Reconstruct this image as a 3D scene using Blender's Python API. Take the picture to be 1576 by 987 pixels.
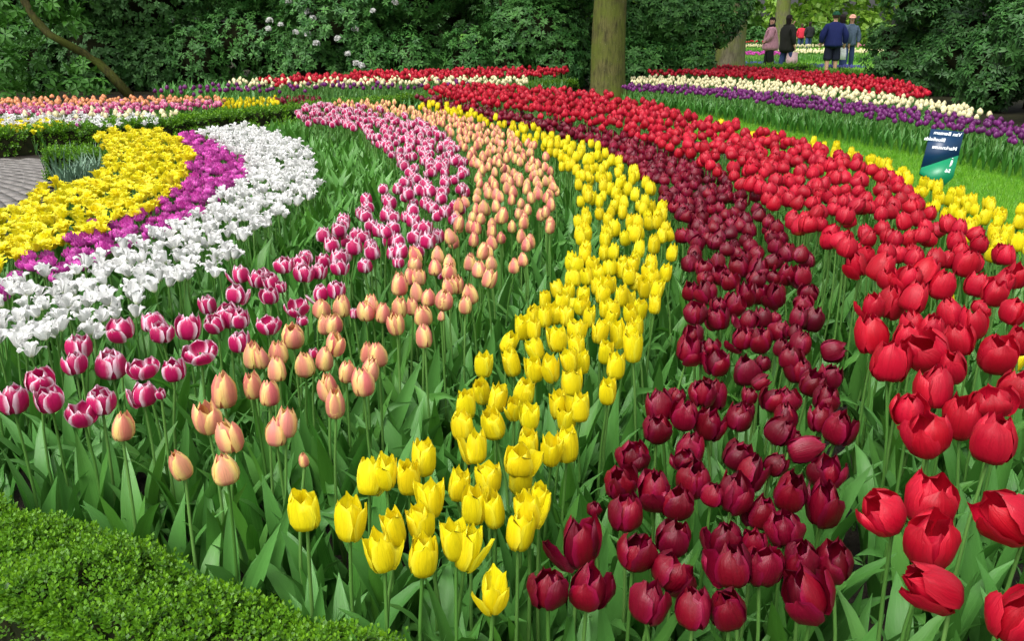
import bpy, math, random
import numpy as np
from mathutils import Vector, Matrix, Euler

for _o in list(bpy.data.objects):
    bpy.data.objects.remove(_o)
scene = bpy.context.scene
COL = scene.collection
rng = np.random.default_rng(7)
random.seed(7)

# ------------------------------------------------------------------ camera, sky, sun, exposure
FPX = 1350.0
CAMZ = 1.28
TILT = math.atan((493.5 - 44.0) / FPX)
cam = bpy.data.cameras.new('camera')
cam_o = bpy.data.objects.new('camera', cam)
COL.objects.link(cam_o)
cam.sensor_fit = 'HORIZONTAL'
cam.sensor_width = 36.0
cam.lens = 36.0 * FPX / 1576.0
cam.clip_start = 0.05
cam.clip_end = 400.0
cam_o.location = (0, 0, CAMZ)
cam_o.rotation_euler = (math.pi / 2 - TILT, 0, 0)
scene.camera = cam_o

SUN_EL, SUN_AZ = math.radians(58), math.radians(215)   # azimuth clockwise from +Y
world = bpy.data.worlds.new('World')
scene.world = world
world.use_nodes = True
wn = world.node_tree.nodes
wl = world.node_tree.links
wn.clear()
w_out = wn.new('ShaderNodeOutputWorld')
w_bg = wn.new('ShaderNodeBackground')
w_sky = wn.new('ShaderNodeTexSky')
w_sky.sky_type = 'NISHITA'
w_sky.sun_disc = False
w_sky.sun_elevation = SUN_EL
w_sky.sun_rotation = SUN_AZ
w_sky.dust_density = 6.0
w_sky.ozone_density = 0.6
w_hs = wn.new('ShaderNodeHueSaturation')      # cloud cover: a pale, nearly colourless sky
w_hs.inputs['Saturation'].default_value = 0.22
w_bg.inputs['Strength'].default_value = 0.15
wl.new(w_sky.outputs[0], w_hs.inputs['Color'])
wl.new(w_hs.outputs[0], w_bg.inputs[0])
wl.new(w_bg.outputs[0], w_out.inputs[0])

sun = bpy.data.lights.new('sun', 'SUN')
sun.energy = 1.05
sun.angle = math.radians(48)
sun.color = (1.0, 0.96, 0.9)
sun_o = bpy.data.objects.new('sun', sun)
COL.objects.link(sun_o)
sd = Vector((math.sin(SUN_AZ) * math.cos(SUN_EL), math.cos(SUN_AZ) * math.cos(SUN_EL), math.sin(SUN_EL)))
sun_o.rotation_euler = sd.to_track_quat('Z', 'Y').to_euler()
sun_o.location = (0, 0, 20)

vs = scene.view_settings
vs.view_transform = 'Standard'
vs.look = 'None'
vs.gamma = 1.0
vs.use_curve_mapping = False
vs.exposure = 0.8
scene.render.resolution_x = 1024
scene.render.resolution_y = 642
scene.render.engine = 'CYCLES'
scene.cycles.max_bounces = 5
scene.cycles.diffuse_bounces = 3
scene.cycles.glossy_bounces = 2
scene.cycles.transmission_bounces = 3
scene.cycles.transparent_max_bounces = 4

# ------------------------------------------------------------------ geometry of the view (to read positions off the ground)
cT, sT = math.cos(TILT), math.sin(TILT)


def ray(u, v):
    x = (u - 788.0) / FPX
    y = (493.5 - v) / FPX
    return np.array([x, cT + y * sT, -sT + y * cT])


def at_z(u, v, z):
    d = ray(u, v)
    t = (z - CAMZ) / d[2]
    return np.array([d[0] * t, d[1] * t, z]), t


def at_d(u, v, t):
    d = ray(u, v)
    return np.array([d[0] * t, d[1] * t, CAMZ + d[2] * t])


def proj(p):
    x, y, z = p[0], p[1], p[2] - CAMZ
    dep = y * cT - z * sT
    up = y * sT + z * cT
    return 788 + FPX * x / dep, 493.5 - FPX * up / dep, dep


def poly_world(pts, z):
    return np.array([at_z(u, v, z)[0][:2] for u, v in pts])


def in_poly(P, poly):
    x, y = P[:, 0], P[:, 1]
    ins = np.zeros(len(P), bool)
    n = len(poly)
    j = n - 1
    for i in range(n):
        xi, yi = poly[i]
        xj, yj = poly[j]
        c = ((yi > y) != (yj > y)) & (x < (xj - xi) * (y - yi) / (yj - yi + 1e-12) + xi)
        ins ^= c
        j = i
    return ins


def scatter(poly, s, g=None, tries=9):
    """random points in a ground polygon, no two closer than s"""
    g = g or rng
    lo, hi = poly.min(0), poly.max(0)
    n = int((hi - lo).prod() / (s * s) * tries)
    n = min(n, 400000)
    P = lo + g.random((n, 2)) * (hi - lo)
    P = P[in_poly(P, poly)]
    cell = {}
    out = []
    s2 = s * s
    for p in P:
        cx, cy = int(p[0] // s), int(p[1] // s)
        ok = True
        for a in (-1, 0, 1):
            for b in (-1, 0, 1):
                for q in cell.get((cx + a, cy + b), ()):
                    if (q[0] - p[0]) ** 2 + (q[1] - p[1]) ** 2 < s2:
                        ok = False
                        break
                if not ok:
                    break
            if not ok:
                break
        if ok:
            cell.setdefault((cx, cy), []).append(p)
            out.append(p)
    return np.array(out).reshape(-1, 2)


# ------------------------------------------------------------------ mesh templates
class T:
    def __init__(self, v, f, uv=None, m=None):
        self.v = np.asarray(v, float).reshape(-1, 3)
        self.f = [tuple(x) for x in f]
        self.uv = np.zeros((len(self.v), 2)) if uv is None else np.asarray(uv, float)
        self.m = np.zeros(len(self.f), int) if m is None else np.asarray(m, int)

    def tr(self, M):
        M = np.array(M)
        return T(self.v @ M[:3, :3].T + M[:3, 3], self.f, self.uv, self.m)

    def mat(self, k):
        return T(self.v, self.f, self.uv, np.full(len(self.f), k))


def join(ts):
    v, f, uv, m = [], [], [], []
    o = 0
    for t in ts:
        v.append(t.v)
        f += [tuple(i + o for i in q) for q in t.f]
        uv.append(t.uv)
        m.append(t.m)
        o += len(t.v)
    return T(np.vstack(v), f, np.vstack(uv), np.concatenate(m))


def build_mesh(name, groups, mats, smooth=True):
    """groups: list of (template, M array (N,3,4), rnd array N) -> one mesh"""
    V, L, S, UV, MI, RN = [], [], [], [], [], []
    vo = 0
    lo = 0
    for t, M, r in groups:
        M = np.asarray(M)
        n = len(M)
        if n == 0:
            continue
        nv = len(t.v)
        vv = np.einsum('nij,vj->nvi', M[:, :, :3], t.v) + M[:, None, :, 3]
        V.append(vv.reshape(-1, 3))
        lv = np.array([i for q in t.f for i in q])
        tot = np.array([len(q) for q in t.f])
        st = np.concatenate([[0], np.cumsum(tot)[:-1]])
        L.append((lv[None] + (np.arange(n) * nv)[:, None] + vo).ravel())
        S.append((st[None] + (np.arange(n) * len(lv))[:, None] + lo).ravel())
        UV.append(np.tile(t.uv[lv], (n, 1)))
        MI.append(np.tile(t.m, n))
        RN.append(np.repeat(np.asarray(r, float), nv))
        vo += n * nv
        lo += n * len(lv)
    me = bpy.data.meshes.new(name)
    V = np.concatenate(V)
    L = np.concatenate(L)
    S = np.concatenate(S)
    me.vertices.add(len(V))
    me.vertices.foreach_set('co', V.astype(np.float32).ravel())
    me.loops.add(len(L))
    me.loops.foreach_set('vertex_index', L.astype(np.int32))
    me.polygons.add(len(S))
    me.polygons.foreach_set('loop_start', S.astype(np.int32))
    me.polygons.foreach_set('material_index', np.concatenate(MI).astype(np.int32))
    if smooth:
        me.polygons.foreach_set('use_smooth', np.ones(len(S), bool))
    uvl = me.uv_layers.new(name='UVMap')
    uvl.data.foreach_set('uv', np.concatenate(UV).astype(np.float32).ravel())
    at = me.attributes.new('rnd', 'FLOAT', 'POINT')
    at.data.foreach_set('value', np.concatenate(RN).astype(np.float32))
    me.update(calc_edges=True)
    for m in mats:
        me.materials.append(m)
    return me


I34 = np.eye(4)[None, :3]


def tmesh(name, t, mats, smooth=True):
    return build_mesh(name, [(t, I34, [0.0])], mats, smooth)


def obj(name, me, parent=None, M=None):
    o = bpy.data.objects.new(name, me)
    COL.objects.link(o)
    if parent is not None:
        o.parent = parent
    if M is not None:
        o.matrix_local = Matrix(M) if not isinstance(M, Matrix) else M
    return o


def tag(o, label=None, cat=None, group=None, kind=None):
    if label:
        o['label'] = label
    if cat:
        o['category'] = cat
    if group:
        o['group'] = group
    if kind:
        o['kind'] = kind
    return o


def empty(name, loc):
    o = bpy.data.objects.new(name, None)
    COL.objects.link(o)
    o.location = loc
    o.empty_display_size = 0.05
    return o


def rotz(a):
    c, s = np.cos(a), np.sin(a)
    return np.array([[c, -s, 0], [s, c, 0], [0, 0, 1.0]])


def frame(axis, spin=0.0):
    """3x3 with z along axis"""
    z = np.asarray(axis, float)
    z = z / np.linalg.norm(z)
    a = np.array([1.0, 0, 0]) if abs(z[0]) < 0.9 else np.array([0, 1.0, 0])
    x = a - z * a.dot(z)
    x /= np.linalg.norm(x)
    y = np.cross(z, x)
    return np.stack([x, y, z], 1) @ rotz(spin)


def frames(A, spin):
    """(N,3,3) with z along A"""
    z = A / np.linalg.norm(A, axis=1, keepdims=True)
    a = np.where((np.abs(z[:, 0]) < 0.9)[:, None], np.array([[1.0, 0, 0]]), np.array([[0, 1.0, 0]]))
    x = a - z * (a * z).sum(1, keepdims=True)
    x /= np.linalg.norm(x, axis=1, keepdims=True)
    y = np.cross(z, x)
    c, s = np.cos(spin)[:, None], np.sin(spin)[:, None]
    return np.stack([x * c + y * s, y * c - x * s, z], 2)


def place(A, P, sc, g):
    M = np.zeros((len(P), 3, 4))
    if len(P):
        M[:, :, :3] = frames(np.asarray(A, float), g.random(len(P)) * 6.283) * np.asarray(sc)[:, None, None]
        M[:, :, 3] = P
    return M


def m44(R, t, s=(1, 1, 1)):
    M = np.eye(4)
    M[:3, :3] = R @ np.diag(s)
    M[:3, 3] = t
    return M


def grid_faces(nu, nv):
    f = []
    for j in range(nv):
        for i in range(nu):
            a = j * (nu + 1) + i
            f.append((a, a + 1, a + nu + 2, a + nu + 1))
    return f


def tube(pts, rad, ns=8, cap=True):
    pts = np.asarray(pts, float)
    n = len(pts)
    v, uv = [], []
    up = np.array([0.3, 0.2, 1.0])
    for i in range(n):
        d = pts[min(i + 1, n - 1)] - pts[max(i - 1, 0)]
        d /= np.linalg.norm(d) + 1e-9
        a = np.cross(d, [1.0, 0.13, 0.07]) if abs(d[0]) < 0.8 else np.cross(d, [0.1, 1.0, 0.05])
        a /= np.linalg.norm(a)
        b = np.cross(d, a)
        for k in range(ns):
            th = 2 * math.pi * k / ns
            v.append(pts[i] + rad[i] * (a * math.cos(th) + b * math.sin(th)))
            uv.append((k / ns, i / (n - 1)))
    f = []
    for i in range(n - 1):
        for k in range(ns):
            k2 = (k + 1) % ns
            f.append((i * ns + k, i * ns + k2, (i + 1) * ns + k2, (i + 1) * ns + k))
    if cap:
        f.append(tuple(range(ns))[::-1])
        f.append(tuple((n - 1) * ns + k for k in range(ns)))
    return T(v, f, uv)


def box_t(x0, x1, y0, y1, z0, z1):
    v = [(x, y, z) for z in (z0, z1) for y in (y0, y1) for x in (x0, x1)]
    f = [(0, 2, 3, 1), (4, 5, 7, 6), (0, 1, 5, 4), (2, 6, 7, 3), (0, 4, 6, 2), (1, 3, 7, 5)]
    return T(v, f)


def sheet(poly, z):
    n = len(poly)
    return T([(p[0], p[1], z) for p in poly], [tuple(range(n))], np.array(poly)[:, :2])


def ccw(poly):
    poly = [tuple(p) for p in poly]
    a = sum(poly[i - 1][0] * poly[i][1] - poly[i][0] * poly[i - 1][1] for i in range(len(poly)))
    return poly if a > 0 else poly[::-1]


# ------------------------------------------------------------------ materials
class NT:
    def __init__(self, name):
        self.m = bpy.data.materials.new(name)
        self.m.use_nodes = True
        self.n = self.m.node_tree.nodes
        self.l = self.m.node_tree.links
        self.n.clear()
        self.out = self.n.new('ShaderNodeOutputMaterial')

    def new(self, t, **kw):
        nd = self.n.new(t)
        for k, v in kw.items():
            setattr(nd, k, v)
        return nd

    def link(self, a, b):
        self.l.new(a, b)

    def setin(self, sock, val):
        if hasattr(val, 'is_output') or hasattr(val, 'links'):
            self.l.new(val, sock)
        else:
            sock.default_value = val

    def math(self, op, a, b=0.0, c=None, clamp=False):
        nd = self.new('ShaderNodeMath', operation=op)
        nd.use_clamp = clamp
        self.setin(nd.inputs[0], a)
        self.setin(nd.inputs[1], b)
        if c is not None:
            self.setin(nd.inputs[2], c)
        return nd.outputs[0]

    def mix(self, f, a, b, blend='MIX'):
        nd = self.new('ShaderNodeMix', data_type='RGBA', blend_type=blend)
        self.setin(nd.inputs[0], f)
        self.setin(nd.inputs[6], a if not isinstance(a, tuple) else (*a, 1.0))
        self.setin(nd.inputs[7], b if not isinstance(b, tuple) else (*b, 1.0))
        return nd.outputs[2]

    def smooth(self, x, a, b):
        nd = self.new('ShaderNodeMapRange', interpolation_type='SMOOTHSTEP')
        self.setin(nd.inputs[0], x)
        nd.inputs[1].default_value = a
        nd.inputs[2].default_value = b
        return nd.outputs[0]

    def noise(self, vec, scale, detail=2.0, rough=0.5):
        nd = self.new('ShaderNodeTexNoise')
        if vec is not None:
            self.link(vec, nd.inputs['Vector'])
        nd.inputs['Scale'].default_value = scale
        nd.inputs['Detail'].default_value = detail
        nd.inputs['Roughness'].default_value = rough
        return nd.outputs[0]

    def rnd(self):
        a = self.new('ShaderNodeAttribute', attribute_name='rnd')
        o = self.new('ShaderNodeObjectInfo')
        s = self.math('ADD', a.outputs['Fac'], o.outputs['Random'])
        return self.math('FRACT', s)

    def uv(self):
        u = self.new('ShaderNodeUVMap', uv_map='UVMap')
        s = self.new('ShaderNodeSeparateXYZ')
        self.link(u.outputs[0], s.inputs[0])
        return u.outputs[0], s.outputs[0], s.outputs[1]

    def vec(self, x, y, z):
        c = self.new('ShaderNodeCombineXYZ')
        self.setin(c.inputs[0], x)
        self.setin(c.inputs[1], y)
        self.setin(c.inputs[2], z)
        return c.outputs[0]

    def bump(self, h, strength=0.3, dist=0.01):
        b = self.new('ShaderNodeBump')
        b.inputs['Strength'].default_value = strength
        b.inputs['Distance'].default_value = dist
        self.link(h, b.inputs['Height'])
        return b.outputs[0]

    def finish(self, col, rough=0.5, spec=0.5, transl=0.0, normal=None, tcol=None, sheen=0.0, coat=0.0):
        p = self.new('ShaderNodeBsdfPrincipled')
        self.setin(p.inputs['Base Color'], col if not isinstance(col, tuple) else (*col, 1.0))
        self.setin(p.inputs['Roughness'], rough)
        self.setin(p.inputs['Specular IOR Level'], spec)
        if sheen:
            p.inputs['Sheen Weight'].default_value = sheen
        if coat:
            p.inputs['Coat Weight'].default_value = coat
            p.inputs['Coat Roughness'].default_value = 0.25
        if normal is not None:
            self.link(normal, p.inputs['Normal'])
        if transl > 0:
            tr = self.new('ShaderNodeBsdfTranslucent')
            self.setin(tr.inputs[0], tcol if tcol is not None else (col if not isinstance(col, tuple) else (*col, 1.0)))
            mx = self.new('ShaderNodeMixShader')
            mx.inputs[0].default_value = transl
            self.link(p.outputs[0], mx.inputs[1])
            self.link(tr.outputs[0], mx.inputs[2])
            self.link(mx.outputs[0], self.out.inputs[0])
        else:
            self.link(p.outputs[0], self.out.inputs[0])
        return self.m


def petal_mat(name, mid, edge, base, tipw=0.0, e0=0.55, e1=1.0, var=0.25, rough=0.42, spec=0.45, transl=0.25, streak=0.35, drops=0.0, hue=0.0, mid2=None, crumple=0.0):
    n = NT(name)
    uvv, U, V = n.uv()
    r = n.rnd()
    eu = n.math('ABSOLUTE', n.math('MULTIPLY_ADD', U, 2.0, -1.0))
    sn = n.noise(n.vec(n.math('MULTIPLY', U, 9.0), n.math('MULTIPLY', V, 1.4), n.math('MULTIPLY', r, 40.0)), 1.6, 3.0)
    e = n.math('ADD', eu, n.math('MULTIPLY', n.math('SUBTRACT', sn, 0.5), streak))
    if tipw:
        e = n.math('MAXIMUM', e, n.math('MULTIPLY', n.math('SUBTRACT', n.math('ADD', V, n.math('MULTIPLY', n.math('SUBTRACT', sn, 0.5), streak)), 1.0 - tipw), 1.0 / tipw))
    fe = n.smooth(e, e0, e1)
    c0 = mid
    if mid2:
        c0 = n.mix(n.math('FRACT', n.math('MULTIPLY', r, 7.13)), mid, mid2)
    c = n.mix(fe, c0, edge)
    c = n.mix(n.smooth(V, 0.22, 0.0), c, base)
    # each bloom a little lighter or darker
    hs = n.new('ShaderNodeHueSaturation')
    n.link(c, hs.inputs['Color'])
    n.setin(hs.inputs['Value'], n.math('MULTIPLY_ADD', r, var, 1.0 - var * 0.5))
    n.setin(hs.inputs['Hue'], n.math('MULTIPLY_ADD', n.math('FRACT', n.math('MULTIPLY', r, 3.7)), hue, 0.5 - hue * 0.5))
    c = n.mix(n.math('MULTIPLY', n.smooth(sn, 0.48, 0.72), 0.34), hs.outputs[0], n.mix(0.5, hs.outputs[0], (0.0, 0.0, 0.0)))
    veins = n.noise(n.vec(n.math('MULTIPLY', U, 26.0), n.math('MULTIPLY', V, 2.0), r), 1.0, 2.0)
    h = veins
    rg = rough
    if drops:
        tc = n.new('ShaderNodeTexCoord')
        vo = n.new('ShaderNodeTexVoronoi')
        n.link(tc.outputs['Object'], vo.inputs['Vector'])
        vo.inputs['Scale'].default_value = 260.0
        d = n.smooth(vo.outputs['Distance'], 0.36, 0.12)
        h = n.math('MULTIPLY_ADD', d, drops, veins)
        rg = n.math('MULTIPLY_ADD', d, -0.25, rough)
    if crumple:
        cr = n.new('ShaderNodeTexNoise')
        n.link(n.vec(n.math('MULTIPLY', U, 3.2), n.math('MULTIPLY', V, 2.2), n.math('MULTIPLY', r, 60.0)), cr.inputs['Vector'])
        cr.inputs['Scale'].default_value = 1.6
        cr.inputs['Detail'].default_value = 3.0
        cr.inputs['Distortion'].default_value = 1.2
        rid = n.math('ABSOLUTE', n.math('MULTIPLY_ADD', cr.outputs[0], 2.0, -1.0))
        h = n.math('MULTIPLY_ADD', n.math('POWER', rid, 0.6), crumple * 4.0, h)
    nb = n.bump(h, 0.35, 0.004)
    return n.finish(c, rg, spec, transl, nb)


def leaf_mat(name, c1, c2, back=None, rough=0.38, spec=0.5, transl=0.18, veins=30.0, bump=0.25, tip=None):
    n = NT(name)
    uvv, U, V = n.uv()
    r = n.rnd()
    c = n.mix(r, c1, c2)
    w = n.noise(n.vec(n.math('MULTIPLY', U, veins), n.math('MULTIPLY', V, 1.5), n.math('MULTIPLY', r, 30.0)), 1.0, 2.0)
    c = n.mix(n.math('MULTIPLY', n.smooth(w, 0.35, 0.75), 0.5), c, n.mix(0.75, c, c2))
    patch = n.noise(n.vec(n.math('MULTIPLY', U, 2.0), n.math('MULTIPLY', V, 4.0), n.math('MULTIPLY', r, 50.0)), 1.0, 2.0)
    c = n.mix(n.math('MULTIPLY', n.smooth(patch, 0.5, 0.72), 0.3), c, n.mix(0.5, c, c1))
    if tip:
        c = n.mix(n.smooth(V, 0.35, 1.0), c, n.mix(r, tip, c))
    if back:
        g = n.new('ShaderNodeNewGeometry')
        c = n.mix(n.math('MULTIPLY', g.outputs['Backfacing'], 0.6), c, back)
    nb = n.bump(w, bump, 0.003)
    return n.finish(c, n.math('MULTIPLY_ADD', w, 0.25, rough - 0.12), spec, transl, nb)


MT = {}
MT['yellow'] = petal_mat('petal_yellow', (0.88, 0.74, 0.008), (0.94, 0.86, 0.04), (0.5, 0.55, 0.03), var=0.16, hue=0.014, transl=0.34, crumple=0.08)
MT['peach'] = petal_mat('petal_peach', (0.66, 0.19, 0.15), (0.92, 0.66, 0.24), (0.8, 0.55, 0.25), e0=0.2, e1=0.85, var=0.2, streak=0.6, hue=0.035, crumple=0.06, transl=0.3, mid2=(0.76, 0.32, 0.22))
MT['magenta'] = petal_mat('petal_magenta', (0.48, 0.008, 0.105), (0.9, 0.68, 0.79), (0.58, 0.05, 0.14), tipw=0.34, e0=0.5, e1=1.0, var=0.3, streak=0.5, transl=0.25, crumple=0.06)
MT['burgundy'] = petal_mat('petal_burgundy', (0.145, 0.0008, 0.016), (0.21, 0.003, 0.034), (0.08, 0.002, 0.01), var=0.8, rough=0.4, spec=0.36, transl=0.22, mid2=(0.17, 0.0012, 0.01), crumple=0.1)
MT['red'] = petal_mat('petal_red', (0.42, 0.003, 0.014), (0.56, 0.012, 0.034), (0.55, 0.1, 0.02), var=0.35, rough=0.43, spec=0.35, transl=0.28, mid2=(0.5, 0.005, 0.03), crumple=0.06)
MT['white'] = petal_mat('petal_white', (0.84, 0.84, 0.82), (0.88, 0.88, 0.87), (0.55, 0.62, 0.35), var=0.16, transl=0.35, crumple=0.1)
MT['yellowD'] = petal_mat('petal_double_yellow', (0.9, 0.79, 0.012), (0.94, 0.88, 0.06), (0.6, 0.55, 0.03), var=0.14, transl=0.3, hue=0.012)
MT['purpleD'] = petal_mat('petal_double_magenta', (0.6, 0.06, 0.42), (0.8, 0.24, 0.62), (0.4, 0.05, 0.28), var=0.4, transl=0.28)
MT['purple'] = petal_mat('petal_purple', (0.13, 0.008, 0.12), (0.22, 0.03, 0.2), (0.1, 0.02, 0.1), var=0.6)
MT['cream'] = petal_mat('petal_cream', (0.82, 0.74, 0.42), (0.86, 0.82, 0.55), (0.6, 0.65, 0.25), var=0.14)
MT['orange'] = petal_mat('petal_orange', (0.74, 0.27, 0.12), (0.88, 0.5, 0.2), (0.7, 0.4, 0.1), var=0.3)
MT['pink'] = petal_mat('petal_pink', (0.55, 0.04, 0.2), (0.85, 0.5, 0.6), (0.5, 0.1, 0.2), tipw=0.3, e0=0.5, var=0.3)
MT['blue'] = petal_mat('petal_blue', (0.12, 0.13, 0.5), (0.2, 0.2, 0.6), (0.1, 0.1, 0.3), var=0.3)
MT['leaf'] = leaf_mat('tulip_leaf', (0.028, 0.135, 0.011), (0.09, 0.265, 0.045), back=(0.1, 0.29, 0.06), rough=0.36, transl=0.22, bump=0.45)
MT['leaf2'] = leaf_mat('tulip_leaf_light', (0.042, 0.175, 0.014), (0.11, 0.31, 0.04), back=(0.11, 0.3, 0.06), rough=0.36, transl=0.25, bump=0.4)
MT['stem'] = leaf_mat('tulip_stem', (0.06, 0.17, 0.025), (0.11, 0.24, 0.05), rough=0.4, transl=0.0, veins=8, bump=0.1)
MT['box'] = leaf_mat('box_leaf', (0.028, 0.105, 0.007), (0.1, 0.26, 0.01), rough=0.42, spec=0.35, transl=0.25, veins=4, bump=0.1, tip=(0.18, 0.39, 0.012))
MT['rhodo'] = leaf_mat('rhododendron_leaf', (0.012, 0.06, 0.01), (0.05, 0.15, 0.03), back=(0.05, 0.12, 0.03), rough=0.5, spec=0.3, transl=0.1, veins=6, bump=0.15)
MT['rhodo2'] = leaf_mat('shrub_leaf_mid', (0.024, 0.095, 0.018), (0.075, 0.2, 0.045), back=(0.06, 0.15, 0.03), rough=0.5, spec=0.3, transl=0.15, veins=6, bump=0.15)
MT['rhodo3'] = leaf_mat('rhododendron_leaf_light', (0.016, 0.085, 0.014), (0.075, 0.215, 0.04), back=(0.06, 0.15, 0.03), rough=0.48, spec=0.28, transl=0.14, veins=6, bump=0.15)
MT['chest'] = leaf_mat('chestnut_leaf', (0.022, 0.09, 0.01), (0.06, 0.19, 0.02), rough=0.5, spec=0.25, transl=0.25, veins=10, bump=0.2)
MT['beech'] = leaf_mat('spring_leaf', (0.12, 0.27, 0.02), (0.26, 0.42, 0.05), rough=0.5, transl=0.35, veins=6, bump=0.1)
MT['beech2'] = leaf_mat('spring_leaf_deep', (0.05, 0.15, 0.02), (0.14, 0.28, 0.04), rough=0.5, transl=0.3, veins=6, bump=0.1)
MT['silver'] = leaf_mat('silver_leaf', (0.1, 0.2, 0.12), (0.2, 0.32, 0.22), rough=0.5, transl=0.12, veins=8, bump=0.1)
MT['grass'] = leaf_mat('grass_blade', (0.07, 0.23, 0.006), (0.16, 0.37, 0.012), rough=0.45, transl=0.25, veins=4, bump=0.1)


def plain_mat(name, col, rough=0.6, spec=0.3, scale=8.0, var=0.3, bump=0.2, col2=None, dist=0.01):
    n = NT(name)
    tc = n.new('ShaderNodeTexCoord')
    no = n.noise(tc.outputs['Object'], scale, 5.0, 0.6)
    c = n.mix(n.smooth(no, 0.3, 0.7), col, col2 or tuple(min(1, x * (1 + var)) for x in col))
    return n.finish(c, rough, spec, 0, n.bump(no, bump, dist))


def soil_mat():
    n = NT('soil')
    tc = n.new('ShaderNodeTexCoord')
    a = n.noise(tc.outputs['Object'], 6.0, 6.0, 0.65)
    b = n.noise(tc.outputs['Object'], 60.0, 4.0, 0.7)
    c = n.mix(n.smooth(a, 0.35, 0.7), (0.012, 0.009, 0.007), (0.035, 0.026, 0.018))
    c = n.mix(n.math('MULTIPLY', n.smooth(b, 0.55, 0.75), 0.6), c, (0.06, 0.045, 0.03))
    h = n.math('MULTIPLY_ADD', b, 0.5, a)
    return n.finish(c, 0.75, 0.3, 0, n.bump(h, 0.9, 0.03))


def bark_mat(name, c1, c2, moss, mossy=0.5):
    n = NT(name)
    tc = n.new('ShaderNodeTexCoord')
    mp = n.new('ShaderNodeMapping')
    mp.inputs['Scale'].default_value = (1, 1, 0.16)
    n.link(tc.outputs['Object'], mp.inputs[0])
    a = n.noise(mp.outputs[0], 26.0, 6.0, 0.65)
    b = n.noise(tc.outputs['Object'], 2.2, 4.0, 0.6)
    c = n.mix(n.smooth(a, 0.3, 0.72), c1, c2)
    c = n.mix(n.math('MULTIPLY', n.smooth(n.math('ADD', b, n.math('MULTIPLY', a, 0.3)), 0.5, 0.8), mossy), c, moss)
    sp = n.noise(tc.outputs['Object'], 45.0, 3.0, 0.6)
    c = n.mix(n.math('MULTIPLY', n.smooth(sp, 0.62, 0.75), 0.35), c, (0.3, 0.31, 0.22))
    return n.finish(c, 0.8, 0.2, 0, n.bump(a, 0.7, 0.02))


MT['soil'] = soil_mat()
MT['bark'] = bark_mat('bark_beech', (0.03, 0.028, 0.009), (0.13, 0.12, 0.038), (0.085, 0.11, 0.012), 0.85)
MT['bark2'] = bark_mat('bark_grey', (0.07, 0.06, 0.038), (0.2, 0.18, 0.12), (0.12, 0.15, 0.02), 0.85)
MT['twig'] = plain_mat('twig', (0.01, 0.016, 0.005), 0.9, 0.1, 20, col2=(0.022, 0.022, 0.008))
MT['lawn'] = plain_mat('lawn', (0.05, 0.18, 0.006), 0.8, 0.2, 9.0, col2=(0.09, 0.27, 0.01), bump=0.4)
MT['litter'] = plain_mat('leaf_litter', (0.014, 0.012, 0.006), 0.9, 0.15, 5.0, col2=(0.03, 0.03, 0.012), bump=0.5, dist=0.03)
MT['farlawn'] = plain_mat('far_lawn', (0.07, 0.2, 0.012), 0.8, 0.2, 2.0, col2=(0.12, 0.3, 0.02), bump=0.3)
MT['mortar'] = plain_mat('path_joint', (0.07, 0.062, 0.055), 0.9, 0.2, 40.0)
MT['brick'] = plain_mat('paving_brick', (0.125, 0.113, 0.105), 0.55, 0.4, 30.0, col2=(0.2, 0.185, 0.172), bump=0.3, dist=0.003)

MT['print'] = plain_mat('sign_white_print', (0.75, 0.8, 0.82), 0.5, 0.3, 3.0, 0.05, 0.0)


def text_mesh(body, size):
    cu = bpy.data.curves.new('print', 'FONT')
    cu.body = body
    cu.size = size
    cu.extrude = 0.0004
    cu.offset = size * 0.015
    cu.shear = -0.1
    cu.materials.append(MT['print'])
    tmp = bpy.data.objects.new('tmp', cu)
    COL.objects.link(tmp)
    me = bpy.data.meshes.new_from_object(tmp.evaluated_get(bpy.context.evaluated_depsgraph_get()))
    me.name = 'lettering'
    bpy.data.objects.remove(tmp)
    return me


TEXT_ME = {b: text_mesh(b, 0.037) for b in ('Van Bentem', 'Bluefields', 'Markneuse', '56')}

# ------------------------------------------------------------------ ground (setting)
def structure(name, t, mats):
    o = obj(name, tmesh(name, t, mats, False))
    o['kind'] = 'structure'
    return o


structure('ground', sheet([(-150, -30), (150, -30), (150, 250), (-150, 250)], -0.012), [MT['farlawn']])
structure('flower_bed_soil', sheet([(-12, -3), (9.5, -3), (14, 12), (12, 21.5), (3, 22.5), (-16, 22)], 0.0), [MT['soil']])
structure('woodland_floor', sheet([(-40, 17.3), (-14, 17.6), (5.2, 20.4), (6.4, 27), (-2, 60), (-40, 60)], 0.006), [MT['litter']])
structure('woodland_floor', sheet([(6.9, 10.2), (6.7, 13), (7.2, 18.2), (9.6, 20.5), (16, 40), (60, 40), (40, 2), (6.9, 2.0)], 0.004), [MT['litter']])

# lawn strip between the beds
lawn_poly = [at_z(u, v, 0)[0][:2] for u, v in
             [(925, 152), (960, 157), (1040, 168), (1110, 178), (1250, 196), (1400, 217), (1500, 243), (1640, 275),
              (1640, 520), (1500, 470), (1380, 380), (1250, 300), (1100, 228), (1010, 195), (940, 175), (900, 160)]]
structure('lawn', sheet(ccw(lawn_poly), 0.008), [MT['lawn']])


def blade_t():
    vs_, fs, uv = [], [], []
    g = np.random.default_rng(3)
    for k in range(5):
        a = g.random() * 6.28
        o = (g.random(2) - 0.5) * 0.03
        h = 0.028 + g.random() * 0.022
        d = np.array([math.cos(a), math.sin(a)])
        p = np.array([-d[1], d[0]]) * 0.0016
        b = len(vs_)
        lean = d * h * (0.2 + 0.5 * g.random())
        vs_ += [(*(o - p), 0), (*(o + p), 0), (*(o + lean), h)]
        uv += [(0, 0), (1, 0), (0.5, 1)]
        fs.append((b, b + 1, b + 2))
    return T(vs_, fs, uv)


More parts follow.
